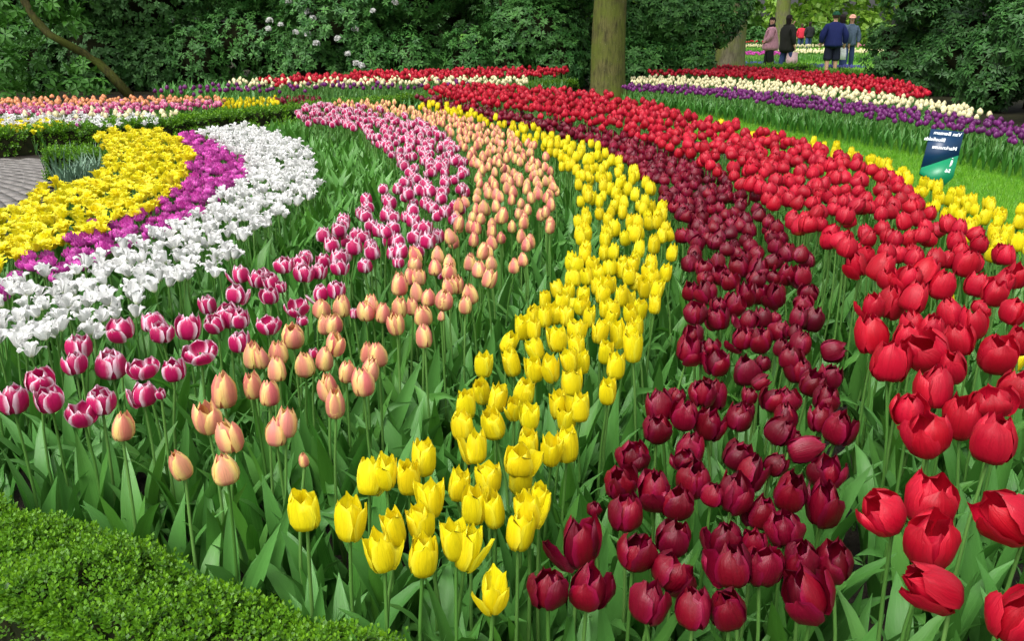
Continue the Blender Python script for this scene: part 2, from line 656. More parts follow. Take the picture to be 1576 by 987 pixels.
def rand_rot_mats(P, s, lean=0.25, g=None):
    g = g or rng
    A = np.column_stack([g.normal(size=(len(P), 2)) * lean, np.ones(len(P))])
    return place(A, P, s, g)


lp = np.array(ccw(lawn_poly))
gp = scatter(lp, 0.024, tries=3)
gp = np.array([p for p in gp if proj((p[0], p[1], 0))[0] < 1640])
gP = np.column_stack([gp, np.full(len(gp), 0.008)])
o = obj('lawn_grass', build_mesh('lawn_grass', [(blade_t(), rand_rot_mats(gP, 0.8 + 0.5 * rng.random(len(gP))), np.clip(0.4 + 0.3 * np.sin(gP[:, 0] * 5.1 + 2 * np.sin(gP[:, 1] * 3.7)) * np.sin(gP[:, 1] * 6.3) + 0.25 * rng.normal(size=len(gP)), 0, 0.99))], [MT['grass']]))
tag(o, 'short bright green mown grass on the strip between tulip beds', 'grass', kind='stuff')

# brick path at the left
path_poly = [at_z(u, v, 0)[0][:2] for u, v in [(-260, 246), (72, 247), (86, 262), (82, 282), (60, 300), (20, 318), (-40, 350), (-260, 380)]]
path = structure('brick_path', sheet(ccw(path_poly), 0.004), [MT['mortar']])
bt = box_t(-0.098, 0.098, -0.048, 0.048, 0.0, 0.014)
bm_ = tmesh('brick', bt, [MT['brick']], False)
pp = np.array(ccw(path_poly))
cnt = 0
ctr = np.array([-6.9, 4.3])
for row in range(70):
    rad = 2.2 + row * 0.104
    nb = int(2 * math.pi * rad / 0.205)
    for k in range(nb):
        a = (k + 0.5 * (row % 2)) / nb * 2 * math.pi
        c = ctr + rad * np.array([math.cos(a), math.sin(a)])
        u_, v_, d_ = proj((c[0], c[1], 0))
        if u_ < -90 or u_ > 92 or d_ < 1 or not in_poly(c[None], pp)[0] or cnt >= 300:
            continue
        b = obj('brick', bm_, path)
        b.location = (c[0], c[1], 0.005 + 0.004 * random.random())
        b.rotation_euler = (random.gauss(0, 0.008), random.gauss(0, 0.008), a + math.pi / 2)
        cnt += 1

# ------------------------------------------------------------------ tulip parts
def itp(t, pts):
    return float(np.interp(t, [p[0] for p in pts], [p[1] for p in pts]))


def petal_t(H, R, pr, pw, pz=None, nu=4, nv=5, edge=-0.06, seed=0, wr=0.03, jag=0.0, curl=0.0, groove=0.07):
    g = np.random.default_rng(seed)
    ph = g.random(6) * 6.28
    v, uv = [], []
    for j in range(nv + 1):
        t = j / nv
        r = R * itp(t, pr)
        w = R * itp(t, pw)
        z = H * (itp(t, pz) if pz else t)
        for i in range(nu + 1):
            u = -1 + 2 * i / nu
            ang = u * min(w / max(r, 0.3 * R), 1.3)
            q = wr * R * (math.sin(5 * t + 3 * u + ph[0]) + math.sin(9 * u + 2 * t + ph[1]) * 0.6) * t
            rr = r * (1 + edge * u * u) - groove * R * math.exp(-(u / 0.22) ** 2) * math.sin(math.pi * min(t * 1.1, 1)) + q + curl * R * max(0, t - 0.7) * (1 + 0.4 * math.sin(4 * u + ph[2]))
            zz = z + H * wr * 0.7 * math.sin(7 * u + ph[3]) * t
            if t > 0.75:
                zz -= H * 0.10 * u * u * (t - 0.75) * 4
                zz += jag * H * math.sin(11 * u + ph[4]) * (t - 0.75) * 4
            v.append((rr * math.cos(ang), rr * math.sin(ang), zz))
            uv.append((i / nu, t))
    return T(v, grid_faces(nu, nv), uv)


PZ = [(0, 0), (0.12, 0.03), (0.3, 0.2), (1, 1)]
W0 = [(0, 0.25), (0.2, 0.75), (0.5, 1.05), (0.75, 0.95), (0.92, 0.58), (1, 0.12)]
WB = [(0, 0.25), (0.2, 0.85), (0.5, 1.2), (0.78, 1.02), (0.92, 0.66), (1, 0.16)]
# default bloom: height, radius, radius profile, width profile, bloom-centre height, stem radius
KIND = {
    'yellow': dict(H=0.073, R=0.0228, pr=[(0, 0.2), (0.13, 0.78), (0.38, 1.02), (0.7, 0.92), (0.9, 0.7), (1, 0.6)], pw=WB, zc=0.46, wr=0.035, jag=0.03, curl=0.35, close=0.7),
    'peach': dict(H=0.070, R=0.0245, pr=[(0, 0.2), (0.13, 0.8), (0.38, 1.03), (0.65, 0.88), (0.88, 0.52), (1, 0.26)], pw=WB, zc=0.46, wr=0.03, jag=0.0, curl=0.0, close=0.6),
    'magenta': dict(H=0.066, R=0.032, pr=[(0, 0.2), (0.13, 0.78), (0.38, 1.04), (0.65, 0.96), (0.88, 0.72), (1, 0.56)], pw=W0, zc=0.45, wr=0.04, jag=0.02, curl=0.1, close=0.55),
    'burgundy': dict(H=0.070, R=0.033, pr=[(0, 0.2), (0.13, 0.82), (0.38, 1.06), (0.7, 0.92), (0.9, 0.58), (1, 0.34)], pw=WB, zc=0.44, wr=0.085, jag=0.06, curl=0.1, close=0.45),
    'red': dict(H=0.080, R=0.036, pr=[(0, 0.2), (0.13, 0.8), (0.38, 1.04), (0.7, 0.9), (0.9, 0.58), (1, 0.34)], pw=WB, zc=0.55, wr=0.05, jag=0.03, curl=0.1, close=0.5),
    'white': dict(H=0.058, R=0.027, pr=[(0, 0.2), (0.2, 0.7), (0.5, 1.15), (0.8, 1.75), (1, 2.1)], pw=[(0, 0.2), (0.3, 0.62), (0.6, 0.85), (0.85, 0.55), (1, 0.06)], pz=[(0, 0), (0.2, 0.2), (0.6, 0.75), (0.85, 0.97), (1, 0.95)], zc=0.38, wr=0.1, jag=0.0, curl=0.0),
    'purple': dict(H=0.066, R=0.029, pr=[(0, 0.2), (0.15, 0.8), (0.4, 1.04), (0.7, 0.92), (0.9, 0.6), (1, 0.36)], pw=WB, zc=0.45, wr=0.03, jag=0.0, curl=0.0, close=0.6),
    'cream': dict(H=0.068, R=0.027, pr=[(0, 0.2), (0.15, 0.8), (0.4, 1.02), (0.65, 0.9), (0.88, 0.55), (1, 0.28)], pw=WB, zc=0.45, wr=0.03, jag=0.0, curl=0.0, close=0.6),
}
KIND['orange'] = dict(KIND['peach'], H=0.06, R=0.03)
KIND['pink'] = dict(KIND['magenta'])
KIND['yellowD'] = dict(KIND['white'], double=2, zc=0.36)
KIND['purpleD'] = dict(KIND['magenta'], double=3, zc=0.33, H=0.05, R=0.034)


def petal_of(k, inner, seed, open_=0.0, nu=4, nv=6):
    K = KIND[k]
    pr = [(t, r * (1 + open_ * max(0, t - 0.2) * 1.3)) for t, r in K['pr']]
    s = 0.9 if inner else 1.0
    if inner and 'close' in K and open_ < 0.5:
        pr = [(t, r * (1 - (1 - K['close']) * max(0, (t - 0.55) / 0.45))) for t, r in pr]
    return petal_t(K['H'] * (1.03 if inner else 1.0) * (1 - 0.15 * open_), K['R'] * s, pr, K['pw'], K.get('pz', PZ), nu, nv,
                   0.035 if not inner else -0.06, seed, K['wr'], K['jag'], K['curl'])


def bloom_t(k, seed, open_=0.0, nu=3, nv=4):
    K = KIND[k]
    g = np.random.default_rng(seed + 991)
    parts = []
    if k == 'white':               # lily shape, each petal fallen open by its own amount
        for i in range(7):
            sp = g.uniform(0.35, 1.2)
            pr = [(t, 0.2 + (r - 0.2) * sp) for t, r in K['pr']]
            pz = [(t, z * (1 - 0.3 * sp * t * t)) for t, z in K['pz']]
            p = petal_t(K['H'] * (1.4 - 0.4 * sp) * g.uniform(0.9, 1.15), K['R'] * g.uniform(0.85, 1.1), pr, K['pw'], pz, 3, 5, -0.12, seed * 13 + i, 0.12, 0, 0, 0.12)
            parts.append(p.tr(m44(rotz(i * 2.3 + g.normal() * 0.25), (0, 0, 0))))
    elif K.get('double') == 2:       # loose double bloom of many spreading petals
        for i in range(13):
            sp = g.uniform(0.25, 1.05)
            pr = [(t, 0.2 + (r - 0.2) * sp) for t, r in K['pr']]
            p = petal_t(K['H'] * g.uniform(0.85, 1.15) * (1.35 - 0.4 * sp), K['R'], pr, K['pw'], K['pz'], 2, 4, -0.12, seed * 13 + i, 0.12)
            parts.append(p.tr(m44(rotz(i * 2.4 + g.normal() * 0.2), (0, 0, 0))))
    elif K.get('double') == 3:     # packed ruffled double bloom
        for i in range(15):
            lay = i // 5
            p = petal_t(K['H'] * (0.85 + 0.12 * lay), K['R'] * (1.0 - 0.3 * lay), [(0, 0.2), (0.3, 0.95), (0.6, 1.2), (0.85, 1.15 + 0.2 * g.random()), (1, 1.0)],
                        [(0, 0.2), (0.4, 0.7), (0.75, 0.75), (1, 0.25)], PZ, 2, 3, -0.08, seed * 17 + i, 0.13, 0.05)
            parts.append(p.tr(m44(rotz(i * 2 * math.pi / 5 + lay * 0.5 + g.normal() * 0.15), (0, 0, 0))))
    else:
        for i in range(6):
            inner = i % 2 == 1
            op = open_ * g.uniform(0.6, 1.3)
            p = petal_of(k, inner, seed * 11 + i, op, nu, nv)
            parts.append(p.tr(m44(rotz(i * math.pi / 3 + g.normal() * 0.06), (0, 0, 0))))
    return join(parts)


def leaf_t(L=0.26, W=0.03, arch=0.5, twist=0.3, seed=0, nv=6, nu=4):
    g = np.random.default_rng(seed)
    p = np.array([0.0, 0.0])
    ang = math.radians(84)
    cur = [p.copy()]
    dirs = [ang]
    for j in range(nv):
        ang -= arch * (0.25 + 1.5 * (j / nv) ** 1.5) / nv * 2.0
        p = p + L / nv * np.array([math.cos(ang), math.sin(ang)])
        cur.append(p.copy())
        dirs.append(ang)
    v, uv = [], []
    for j in range(nv + 1):
        t = j / nv
        w = W * itp(t, [(0, 0.45), (0.15, 0.75), (0.4, 1.0), (0.7, 0.72), (0.9, 0.3), (1, 0.02)])
        fold = 0.55 * (1 - t) + 0.12
        tw = twist * t * t
        nx, nz = -math.sin(dirs[j]), math.cos(dirs[j])
        for i in range(nu + 1):
            u = -1 + 2 * i / nu
            side = u * w
            lift = fold * (0.35 * abs(u) + 0.65 * u * u) * w + 0.07 * w * math.sin(7 * t + 2.5 * u + seed) * abs(u)
            c, s = math.cos(tw), math.sin(tw)
            a, b = side * c - lift * s, side * s + lift * c
            v.append((cur[j][0] + nx * b + 0.006, a, cur[j][1] + nz * b))
            uv.append((i / nu, t))
    return T(v, grid_faces(nu, nv), uv)


LEAF_T = []
for i in range(14):
    g_ = np.random.default_rng(100 + i)
    LEAF_T.append(leaf_t(g_.uniform(0.23, 0.33), g_.uniform(0.018, 0.032), [0.12, 0.2, 0.3, 0.45, 0.65, 0.95, 1.25][i % 7] * g_.uniform(0.8, 1.2), g_.normal() * 0.7, i))
LEAF_F = [leaf_t(0.28, 0.024, a, 0.4, 7 + i, 4, 2) for i, a in enumerate((0.12, 0.25, 0.4, 0.6))]
LEAF_ME = [tmesh('leaf', t, [MT['leaf']]) for t in LEAF_T]
LEAF_ME2 = [tmesh('leaf', t, [MT['leaf2']]) for t in LEAF_T]


def stem_t(bow, ns=6, nseg=4):
    pts = [(bow * math.sin(math.pi * i / nseg), bow * 0.4 * math.sin(math.pi * i / nseg), i / nseg) for i in range(nseg + 1)]
    t = tube(pts, [0.0038 * (1.15 - 0.3 * i / nseg) for i in range(nseg + 1)], ns, False)
    return t


STEM_ME = [tmesh('stem', stem_t(b), [MT['stem']]) for b in (0.004, 0.012, -0.016, 0.022, -0.026)]

PETAL_ME, BLOOM_ME = {}, {}


def petal_meshes(k, open_):
    key = (k, open_)
    if key not in PETAL_ME:
        PETAL_ME[key] = [[tmesh('petal', petal_of(k, inn, 40 + s * 7 + inn, open_), [MT[k]]) for s in range(3)] for inn in (0, 1)]
    return PETAL_ME[key]


def bloom_meshes(k):
    if k not in BLOOM_ME:
        BLOOM_ME[k] = [tmesh('flower_head', bloom_t(k, s, (0, 0.05, 0.2, 0.0, 0.45 if k in ('red', 'burgundy') else 0.12)[s]), [MT[k]]) for s in range(5)]
    return BLOOM_ME[k]


def add_stem(root, B):
    L = np.linalg.norm(B)
    st = obj('stem', random.choice(STEM_ME), root)
    st.matrix_local = Matrix(m44(frame(B, random.random() * 6.28), (0, 0, 0), (1, 1, L)))


def add_leaves(root, n, sc=1.0, light=False):
    a0 = random.random() * 6.28
    for i in range(n):
        lf = obj('leaf', random.choice(LEAF_ME2 if light else LEAF_ME), root)
        s = sc * random.uniform(0.75, 1.2) * (1.0 - 0.08 * i)
        lf.location = (0, 0, 0.01 + 0.03 * i)
        lf.rotation_euler = (0, 0, a0 + i * (2.1 + random.gauss(0, 0.35)))
        lf.scale = (s, s, s)


_pi = [tube([(0, 0, -0.001), (0, 0, 0.012), (0, 0, 0.024), (0, 0, 0.027)], [0.003, 0.0042, 0.003, 0.0045], 6)]
for _i in range(6):
    _a = _i * math.pi / 3
    _pi.append(tube([(0.003 * math.cos(_a), 0.003 * math.sin(_a), 0), (0.008 * math.cos(_a), 0.008 * math.sin(_a), 0.012), (0.01 * math.cos(_a), 0.01 * math.sin(_a), 0.026)], [0.0008, 0.0009, 0.0016], 4).mat(1))
PISTIL_ME = tmesh('flower_head', join(_pi), [MT['stem'], plain_mat('stamen', (0.02, 0.012, 0.02))])
KN = {'yellow': 'yellow', 'peach': 'peach', 'magenta': 'magenta', 'burgundy': 'burgundy', 'red': 'red', 'white': 'white', 'purpleD': 'double_pink', 'yellowD': 'double_yellow', 'purple': 'purple', 'cream': 'cream', 'orange': 'orange', 'pink': 'pink', 'blue': 'blue'}


def hero(k, u, v, wpx, hpx, tilt, open_, label, group):
    K = KIND[k]
    z = K['zc'] + random.uniform(-0.02, 0.02)
    C, t = at_z(u, v, z)
    elev = math.radians(28)
    w = wpx * t / FPX
    h = hpx * t / FPX
    if tilt > 50 or tilt < -50:
        w, h = h, w
    R = w / 2
    H = (h - 0.8 * R * math.sin(elev)) / math.cos(elev)
    sr, sh = R / K['R'] / (1 + 0.55 * open_), H / K['H']
    bud = sr < 0.66 and sh < 0.72
    if not bud:
        sr = min(max(sr, 0.8), 1.2)
        sh = min(max(sh, 0.88), 1.3)
        if k in ('red', 'burgundy'):
            sr = min(sr, 1.08)
            sh = max(sh, sr * 1.1)
    else:
        sr, sh = max(sr, 0.35), max(sh, 0.4)
    th = math.radians(tilt)
    ax = np.array([math.sin(th), random.gauss(0, 0.1) - 0.05, math.cos(th)])
    ax /= np.linalg.norm(ax)
    Bw = C - ax * K['H'] * sh * 0.5
    G = np.array([Bw[0] - 0.35 * ax[0] * 0.1 + random.gauss(0, 0.012), Bw[1] + random.gauss(0, 0.015), 0.0])
    root = empty(KN[k] + '_tulip', G)
    tag(root, label, 'tulip', group)
    B = Bw - G
    add_stem(root, B)
    Rm = frame(ax, random.random() * 6.28)
    pm = petal_meshes(k, open_)
    fh = obj('flower_head', PISTIL_ME, root)
    fs = min(sr, sh)
    fh.matrix_local = Matrix(m44(Rm, B, (fs, fs, fs)))
    for i in range(6):
        inn = i % 2
        p = obj('petal', random.choice(pm[inn]), fh)
        # petals differ: each leans out a little by its own amount
        lean = abs(random.gauss(0, 0.1 if k in ('red', 'burgundy') else 0.06)) * (1 if not open_ else 2.0)
        if not inn and random.random() < (0.14 if k in ('red', 'burgundy') else 0.04):
            lean += random.uniform(0.2, 0.55)
        Rp = rotz(i * math.pi / 3 + random.gauss(0, 0.06)) @ np.array(Euler((0, lean, 0)).to_matrix())
        p.matrix_local = Matrix(m44(Rp, (0, 0, 0), (sr / fs, sr / fs, sh / fs * random.uniform(0.95, 1.06))))
    add_leaves(root, 4 if v > 560 else 3, 1.0, random.random() < 0.3)
    return root


def midtulip(k, x, y, z, sc, label, group, nleaf=3):
    K = KIND[k]
    root = empty(KN[k] + '_tulip', (x, y, 0))
    tag(root, label, 'tulip', group)
    tl = {'red': 0.26, 'white': 0.3, 'burgundy': 0.2, 'yellowD': 0.3, 'purpleD': 0.25}.get(k, 0.1)
    ax = np.array([random.gauss(0, tl), random.gauss(0, tl), 1.0])
    ax /= np.linalg.norm(ax)
    B = np.array([random.gauss(0, 0.012), random.gauss(0, 0.012), z - K['H'] * sc * 0.5])
    add_stem(root, B)
    hd = obj('flower_head', random.choice(bloom_meshes(k)), root)
    s = sc * random.uniform(0.9, 1.12)
    hd.matrix_local = Matrix(m44(frame(ax, random.random() * 6.28), B, (s, s, s * random.uniform(0.92, 1.08))))
    if nleaf:
        add_leaves(root, nleaf, 0.95, random.random() < 0.4)
    return root


# whole-plant templates for distant plants: petals 0, leaf 1, stem 2
def plant_t(k, seed, z, nleaf=3, sc=1.0):
    g = np.random.default_rng(seed)
    K = KIND[k]
    s = sc
    parts = []
    hz = z - K['H'] * 0.5 * s
    if K.get('double'):
        b = bloom_t(k, seed, 0)
    else:
        b = bloom_t(k, seed, g.choice([0, 0.08, 0.2]), 2, 3)
    ax = np.array([g.normal() * 0.1, g.normal() * 0.1, 1.0])
    parts.append(b.tr(m44(frame(ax), (0, 0, hz), (s, s, s))))
    if nleaf >= 0:
        parts.append(tube([(0, 0, 0), (0, 0, hz)], [0.004, 0.0035], 4, False).mat(2))
    a0 = g.random() * 6.28
    for i in range(max(nleaf, 0)):
        parts.append(LEAF_F[g.integers(4)].tr(m44(rotz(a0 + i * 2.2), (0, 0, 0.02), np.full(3, g.uniform(0.85, 1.1) * z / 0.45))).mat(1))
    return join(parts)


def tulip_stuff(name, label, k, P, zs, nleaf=3, leafm='leaf', sc=1.0):
    if len(P) == 0:
        return
    groups = []
    nv = 6
    ts = [plant_t(k, 50 + i, float(np.mean(zs)), nleaf, sc) for i in range(nv)]
    pick = rng.integers(0, nv, len(P))
    for i in range(nv):
        q = P[pick == i]
        if len(q) == 0:
            continue
        P3 = np.column_stack([q, np.zeros(len(q))])
        M = rand_rot_mats(P3, rng.uniform(0.92, 1.1, len(q)), 0.05)
        groups.append((ts[i], M, rng.random(len(q))))
    o = obj(name, build_mesh(name, groups, [MT[k], MT[leafm], MT['stem']]))
    tag(o, label, 'tulips', kind='stuff')


ORD = ['zeroth', 'first', 'second', 'third', 'fourth', 'fifth', 'sixth', 'seventh', 'eighth', 'ninth', 'tenth', 'eleventh', 'twelfth',
       'thirteenth', 'fourteenth', 'fifteenth', 'sixteenth', 'seventeenth', 'eighteenth', 'nineteenth', 'twentieth']


def tile(ox, oy, s, rows):
    out = []
    for r in rows.split(';'):
        q = [float(x) for x in r.split(',')]
        q += [0.0] * (6 - len(q))
        out.append((ox + q[0] / s, oy + q[1] / s, q[2] / s, q[3] / s, q[4], q[5]))
    return out


# front tulips, read one by one: x, y, width, height, tilt, openness
HERO = {}
HERO['magenta'] = tile(0, 400, 3.525, '1300,75,100,110;1395,100,60,80;1283,183,110,110;1125,243,95,110;1240,300,130,140;1165,342,110,105,-10;1305,315,90,110,15;655,372,140,135,0,.3;825,335,120,110;880,390,130,125,10;1025,360,130,160,0,.3;1085,498,190,135,0,.8;1300,440,100,125,6;425,468,135,140;405,560,130,110,0,.3;600,566,165,165,6;775,583,170,130,0,.8;938,595,110,130,6;213,652,155,140,0,.3;72,755,145,165;263,755,140,160;445,828,175,165,-8,.8;550,765,155,160,8,.3;778,727,140,145;870,725,55,55') + \
    tile(400, 400, 3.525, '130,25,110,90;225,0,70,60;345,5,70,60;430,35,95,95;240,70,110,105,0,.3;322,60,80,85,8;15,85,60,80;60,120,90,75;115,145,60,70;57,190,80,100;325,178,90,85;415,160,95,110,0,.3;205,252,115,110,0,.8;50,350,130,120,4,.8;510,290,45,60;230,330,65,60;290,505,45,55;750,12,65,65;978,85,35,35')
HERO['peach'] = tile(0, 400, 3.525, '662,905,115,155,6;1212,705,135,205;1118,848,135,180;1370,515,95,155;1365,680,95,155') + \
    tile(400, 400, 3.525, '755,130,95,130;815,90,70,95;860,90,80,100;950,40,75,95;1030,60,80,95;1065,130,75,110;1020,145,65,80;850,175,75,115;912,203,85,105;1000,213,105,125,0,.3;1138,182,90,120;1118,240,65,75;1245,98,75,110;1190,50,85,100;1140,15,70,80;840,20,80,70;985,305,40,55;333,262,105,115;443,250,95,125;570,275,95,115;605,240,80,95;668,287,85,115;757,255,85,120;735,345,85,130;825,250,70,80;882,300,95,115;890,412,90,135;400,345,100,115,12;355,350,80,95;405,450,95,135;183,408,120,150,0,.3;100,500,105,140;93,590,100,145;243,565,110,145;350,535,95,140;640,512,100,145;585,505,70,90;472,603,90,130;600,597,100,145,10;557,660,130,170,0,.3;370,690,100,155,8;408,775,105,175;50,722,105,135;145,880,110,180,0,.3;90,930,120,170;5,530,70,100') + \
    tile(0, 0, 1, '349,671,38,56;276,716,32,45;346,722,40,50;467,708,16,24')
HERO['yellow'] = tile(700, 400, 3.525, '160,565,100,150;298,450,90,120;303,555,95,165;368,362,90,140;430,300,75,115;430,375,75,115;490,215,65,90;555,160,75,90;620,165,65,90;585,225,80,95;490,310,75,120;540,290,90,125;605,305,70,100;640,95,90,100;660,20,80,80;715,90,70,95;745,20,70,90;840,40,75,95;790,70,70,90;835,135,70,110;775,140,70,90;800,185,80,110;700,190,70,95;690,245,90,110;730,310,70,120;660,375,105,120,0,.2;557,430,100,145;435,483,95,120,-14;430,593,90,150;525,590,90,155;658,465,85,120;690,555,75,110;625,545,85,115;635,665,105,160;820,265,75,105;860,265,70,115;850,320,70,100;790,385,85,145;880,395,85,150;905,195,70,125;945,225,70,110;1005,270,75,130;955,290,70,100;985,360,80,110;950,400,75,110;965,470,95,180;820,500,80,140;875,575,95,155;830,710,95,160;910,50,70,110;965,25,70,90;985,115,80,110;945,85,70,105;1055,60,75,95;1145,70,65,105;1075,100,75,95;1035,155,65,120;1100,160,70,95;1087,240,65,110;145,715,95,150;235,750,100,160,8;58,785,105,175;320,805,85,150;380,715,115,140,6;405,845,95,150;560,785,100,175;605,855,100,160;678,800,100,165;205,890,130,180,-10;40,900,120,160') + \
    tile(420, 560, 2.3125, '345,400,88,140;408,385,66,125;482,405,80,135;537,335,85,135;662,428,70,125;765,405,90,115;560,480,68,150;718,500,85,155;785,520,75,145;520,560,90,125;430,585,70,135,-8;382,665,100,165,-6,.3;535,683,100,155;640,625,85,160;700,655,90,175,10;880,345,105,120;880,400,85,140;905,520,95,150;948,485,75,140;885,595,95,150;110,523,118,150;273,552,110,170,5,.2;782,815,83,155;722,295,75,125;912,285,70,115;990,305,65,125;1045,290,80,130')
HERO['burgundy'] = tile(950, 400, 3.525, '470,40,95,100;560,75,100,110;600,110,80,100;480,100,90,80;480,165,110,120;400,165,70,90;425,285,135,135;545,310,120,130;635,235,110,130;545,240,80,90;665,35,110,90;770,45,110,95;755,105,100,95;700,180,90,130;760,180,90,120;860,185,120,140;850,90,80,80;915,75,95,130;1000,85,95,120;1040,175,95,110;1010,235,95,100;1060,315,120,150;985,310,80,90;715,320,100,110;790,310,90,110;850,310,70,75;675,418,100,130;780,425,105,150;885,378,110,120;960,385,80,90;1000,450,115,125;895,480,90,100;935,525,95,110;985,590,130,130,12;1180,490,150,115,55;415,405,110,90;385,475,125,150;505,460,90,90;540,550,120,145;460,505,80,110;700,595,145,165;790,560,80,90;780,660,110,80,60,.3;1060,665,125,150;1165,625,110,120,20;1130,745,125,150;520,725,150,150;460,720,90,140;715,735,80,100;860,755,110,150;920,760,90,120;230,790,140,150;320,735,100,100;370,835,130,160;215,910,140,150;505,885,140,165;660,850,130,125,14;705,830,80,110;910,850,110,100;890,925,150,120,30,.3;1100,855,115,145;1205,905,150,175;960,960,90,90,40,.3') + \
    tile(900, 680, 3.215, '240,65,120,140;520,30,130,110;490,80,110,100;175,200,130,180;205,345,165,180;345,225,150,180;460,295,140,160;540,180,170,180;635,260,110,120;765,65,130,150;830,150,110,180;740,250,140,200;950,110,110,120,35,.3;1020,240,150,200;1195,135,150,160;1180,300,140,260;985,425,150,180;875,345,90,150,10;265,535,170,180,14;440,470,150,160;440,640,230,170,38,.8;320,785,180,220,0,.3;540,820,170,200;700,825,170,230;690,475,170,170;725,605,180,190;840,500,110,140;890,605,150,210;1070,575,150,150;1095,745,200,260;1235,585,120,200;1090,35,170,110,70;45,330,60,75') + \
    tile(800, 560, 2.3125, '210,635,125,195;245,785,100,155;105,795,120,125')
HERO['red'] = tile(1176, 400, 3.525, '500,20,110,80,-30;640,40,180,150,20;870,65,150,120,35;790,90,140,130;680,95,120,110;690,225,150,170;585,245,120,140,-12;820,200,140,180;970,135,130,165;1100,15,190,120;1165,130,120,110;1250,170,120,160,10;1290,130,100,150,14;1370,75,120,150;1360,275,150,170;1010,290,140,120,-25;1130,340,130,190;1180,260,110,100,50,.8;580,400,190,200,-18;685,545,190,200;800,350,120,120;780,420,130,160;860,490,210,190,-40;910,370,130,120;1050,430,150,190,-25;1010,570,140,190,-15;1265,500,200,230,5,.3;1385,435,130,160;930,690,180,240;790,810,150,190,-12;880,930,230,220,0,.3;1085,840,210,270;1235,765,160,170,-30,.8;1370,690,160,210;1250,960,220,200') + \
    tile(1176, 560, 2.3125, '415,525,140,155,-32;590,480,180,190,6,.3;605,630,180,215,4,.3;590,795,220,150,-68;855,540,170,230,-40,.8;915,890,90,200')
HERO['yellow2'] = tile(1200, 200, 2.468, '215,60,50,45;222,90,40,45;155,80,50,45;290,100,55,45;345,112,45,45;368,122,40,50;410,125,40,45;412,152,40,45;465,165,55,60;488,195,45,60;550,200,60,55;540,232,55,50;600,215,45,60;605,260,60,55;685,235,60,55;683,275,60,60;730,270,45,65;795,275,52,60;685,325,60,65;555,310,45,50;725,355,60,60;780,330,60,70;840,325,55,60;815,385,55,60;865,390,65,75;905,425,60,80;912,350,50,60;700,405,60,60;830,440,50,70;810,470,60,70;900,875,50,60;640,655,40,40') + \
    tile(0, 0, 1, '1110,189,15,18;1131,195,15,18;1157,210,14,18;1176,208,15,18;1195,211,16,18;1209,219,15,18')

ADJ = {'magenta': ('white edged magenta tulip', 'its row'), 'peach': ('peach tulip', 'peach row'), 'yellow': ('yellow tulip', 'main yellow row'),
       'burgundy': ('dark burgundy tulip', 'burgundy row'), 'red': ('red tulip', 'big red row'), 'yellow2': ('yellow tulip', 'yellow strip beside the lawn')}
hero_count = {}
used_labels = set()
for k, L in HERO.items():
    kk = 'yellow' if k == 'yellow2' else k
    hero_count[kk] = hero_count.get(kk, 0) + len(L)
    L = sorted(L, key=lambda q: -q[1])
    ranks = [L[i:i + 7] for i in range(0, len(L), 7)]
    if k == 'yellow2':
        KIND['yellow']['zc'] = 0.42
    for ri, rk in enumerate(ranks):
        rk = sorted(rk, key=lambda q: q[0])
        for ci, q in enumerate(rk):
            nm, row = ADJ[k]
            if q[2] < 19 and k != 'yellow2':
                look = 'small '
            elif abs(q[4]) > 45:
                look = 'toppled '
            elif abs(q[4]) > 17:
                look = 'leaning '
            elif q[5] >= 0.8:
                look = 'wide open '
            else:
                look = ''
            side = f'{ORD[ci + 1]} from left' if ci else 'leftmost'
            rank = f'{ORD[ri + 1]} rank back' if ri else 'frontmost rank'
            lab = f'{look}{nm}, {side} in {rank} of ' + (row if row == 'its row' else 'the ' + row)
            if abs(q[4]) > 17 or q[5] > 0 or random.random() < 0.7:
                tl = q[4] + random.gauss(0, 6 if kk in ('red', 'burgundy') else 4)
            else:
                tl = q[4] + random.gauss(0, 9)
            op = q[5] if q[5] else random.choice({'magenta': [0, 0.1, 0.2, 0.3], 'red': [0, 0, 0.1, 0.3, 0.45], 'burgundy': [0, 0.1, 0.2, 0.3, 0.45]}.get(kk, [0, 0, 0.1, 0.2]))
            hero(kk, q[0], q[1], q[2], q[3], tl, op, lab, f'{nm}s at the front of ' + ('their row' if row == 'its row' else 'the ' + row))
    KIND['yellow']['zc'] = 0.46

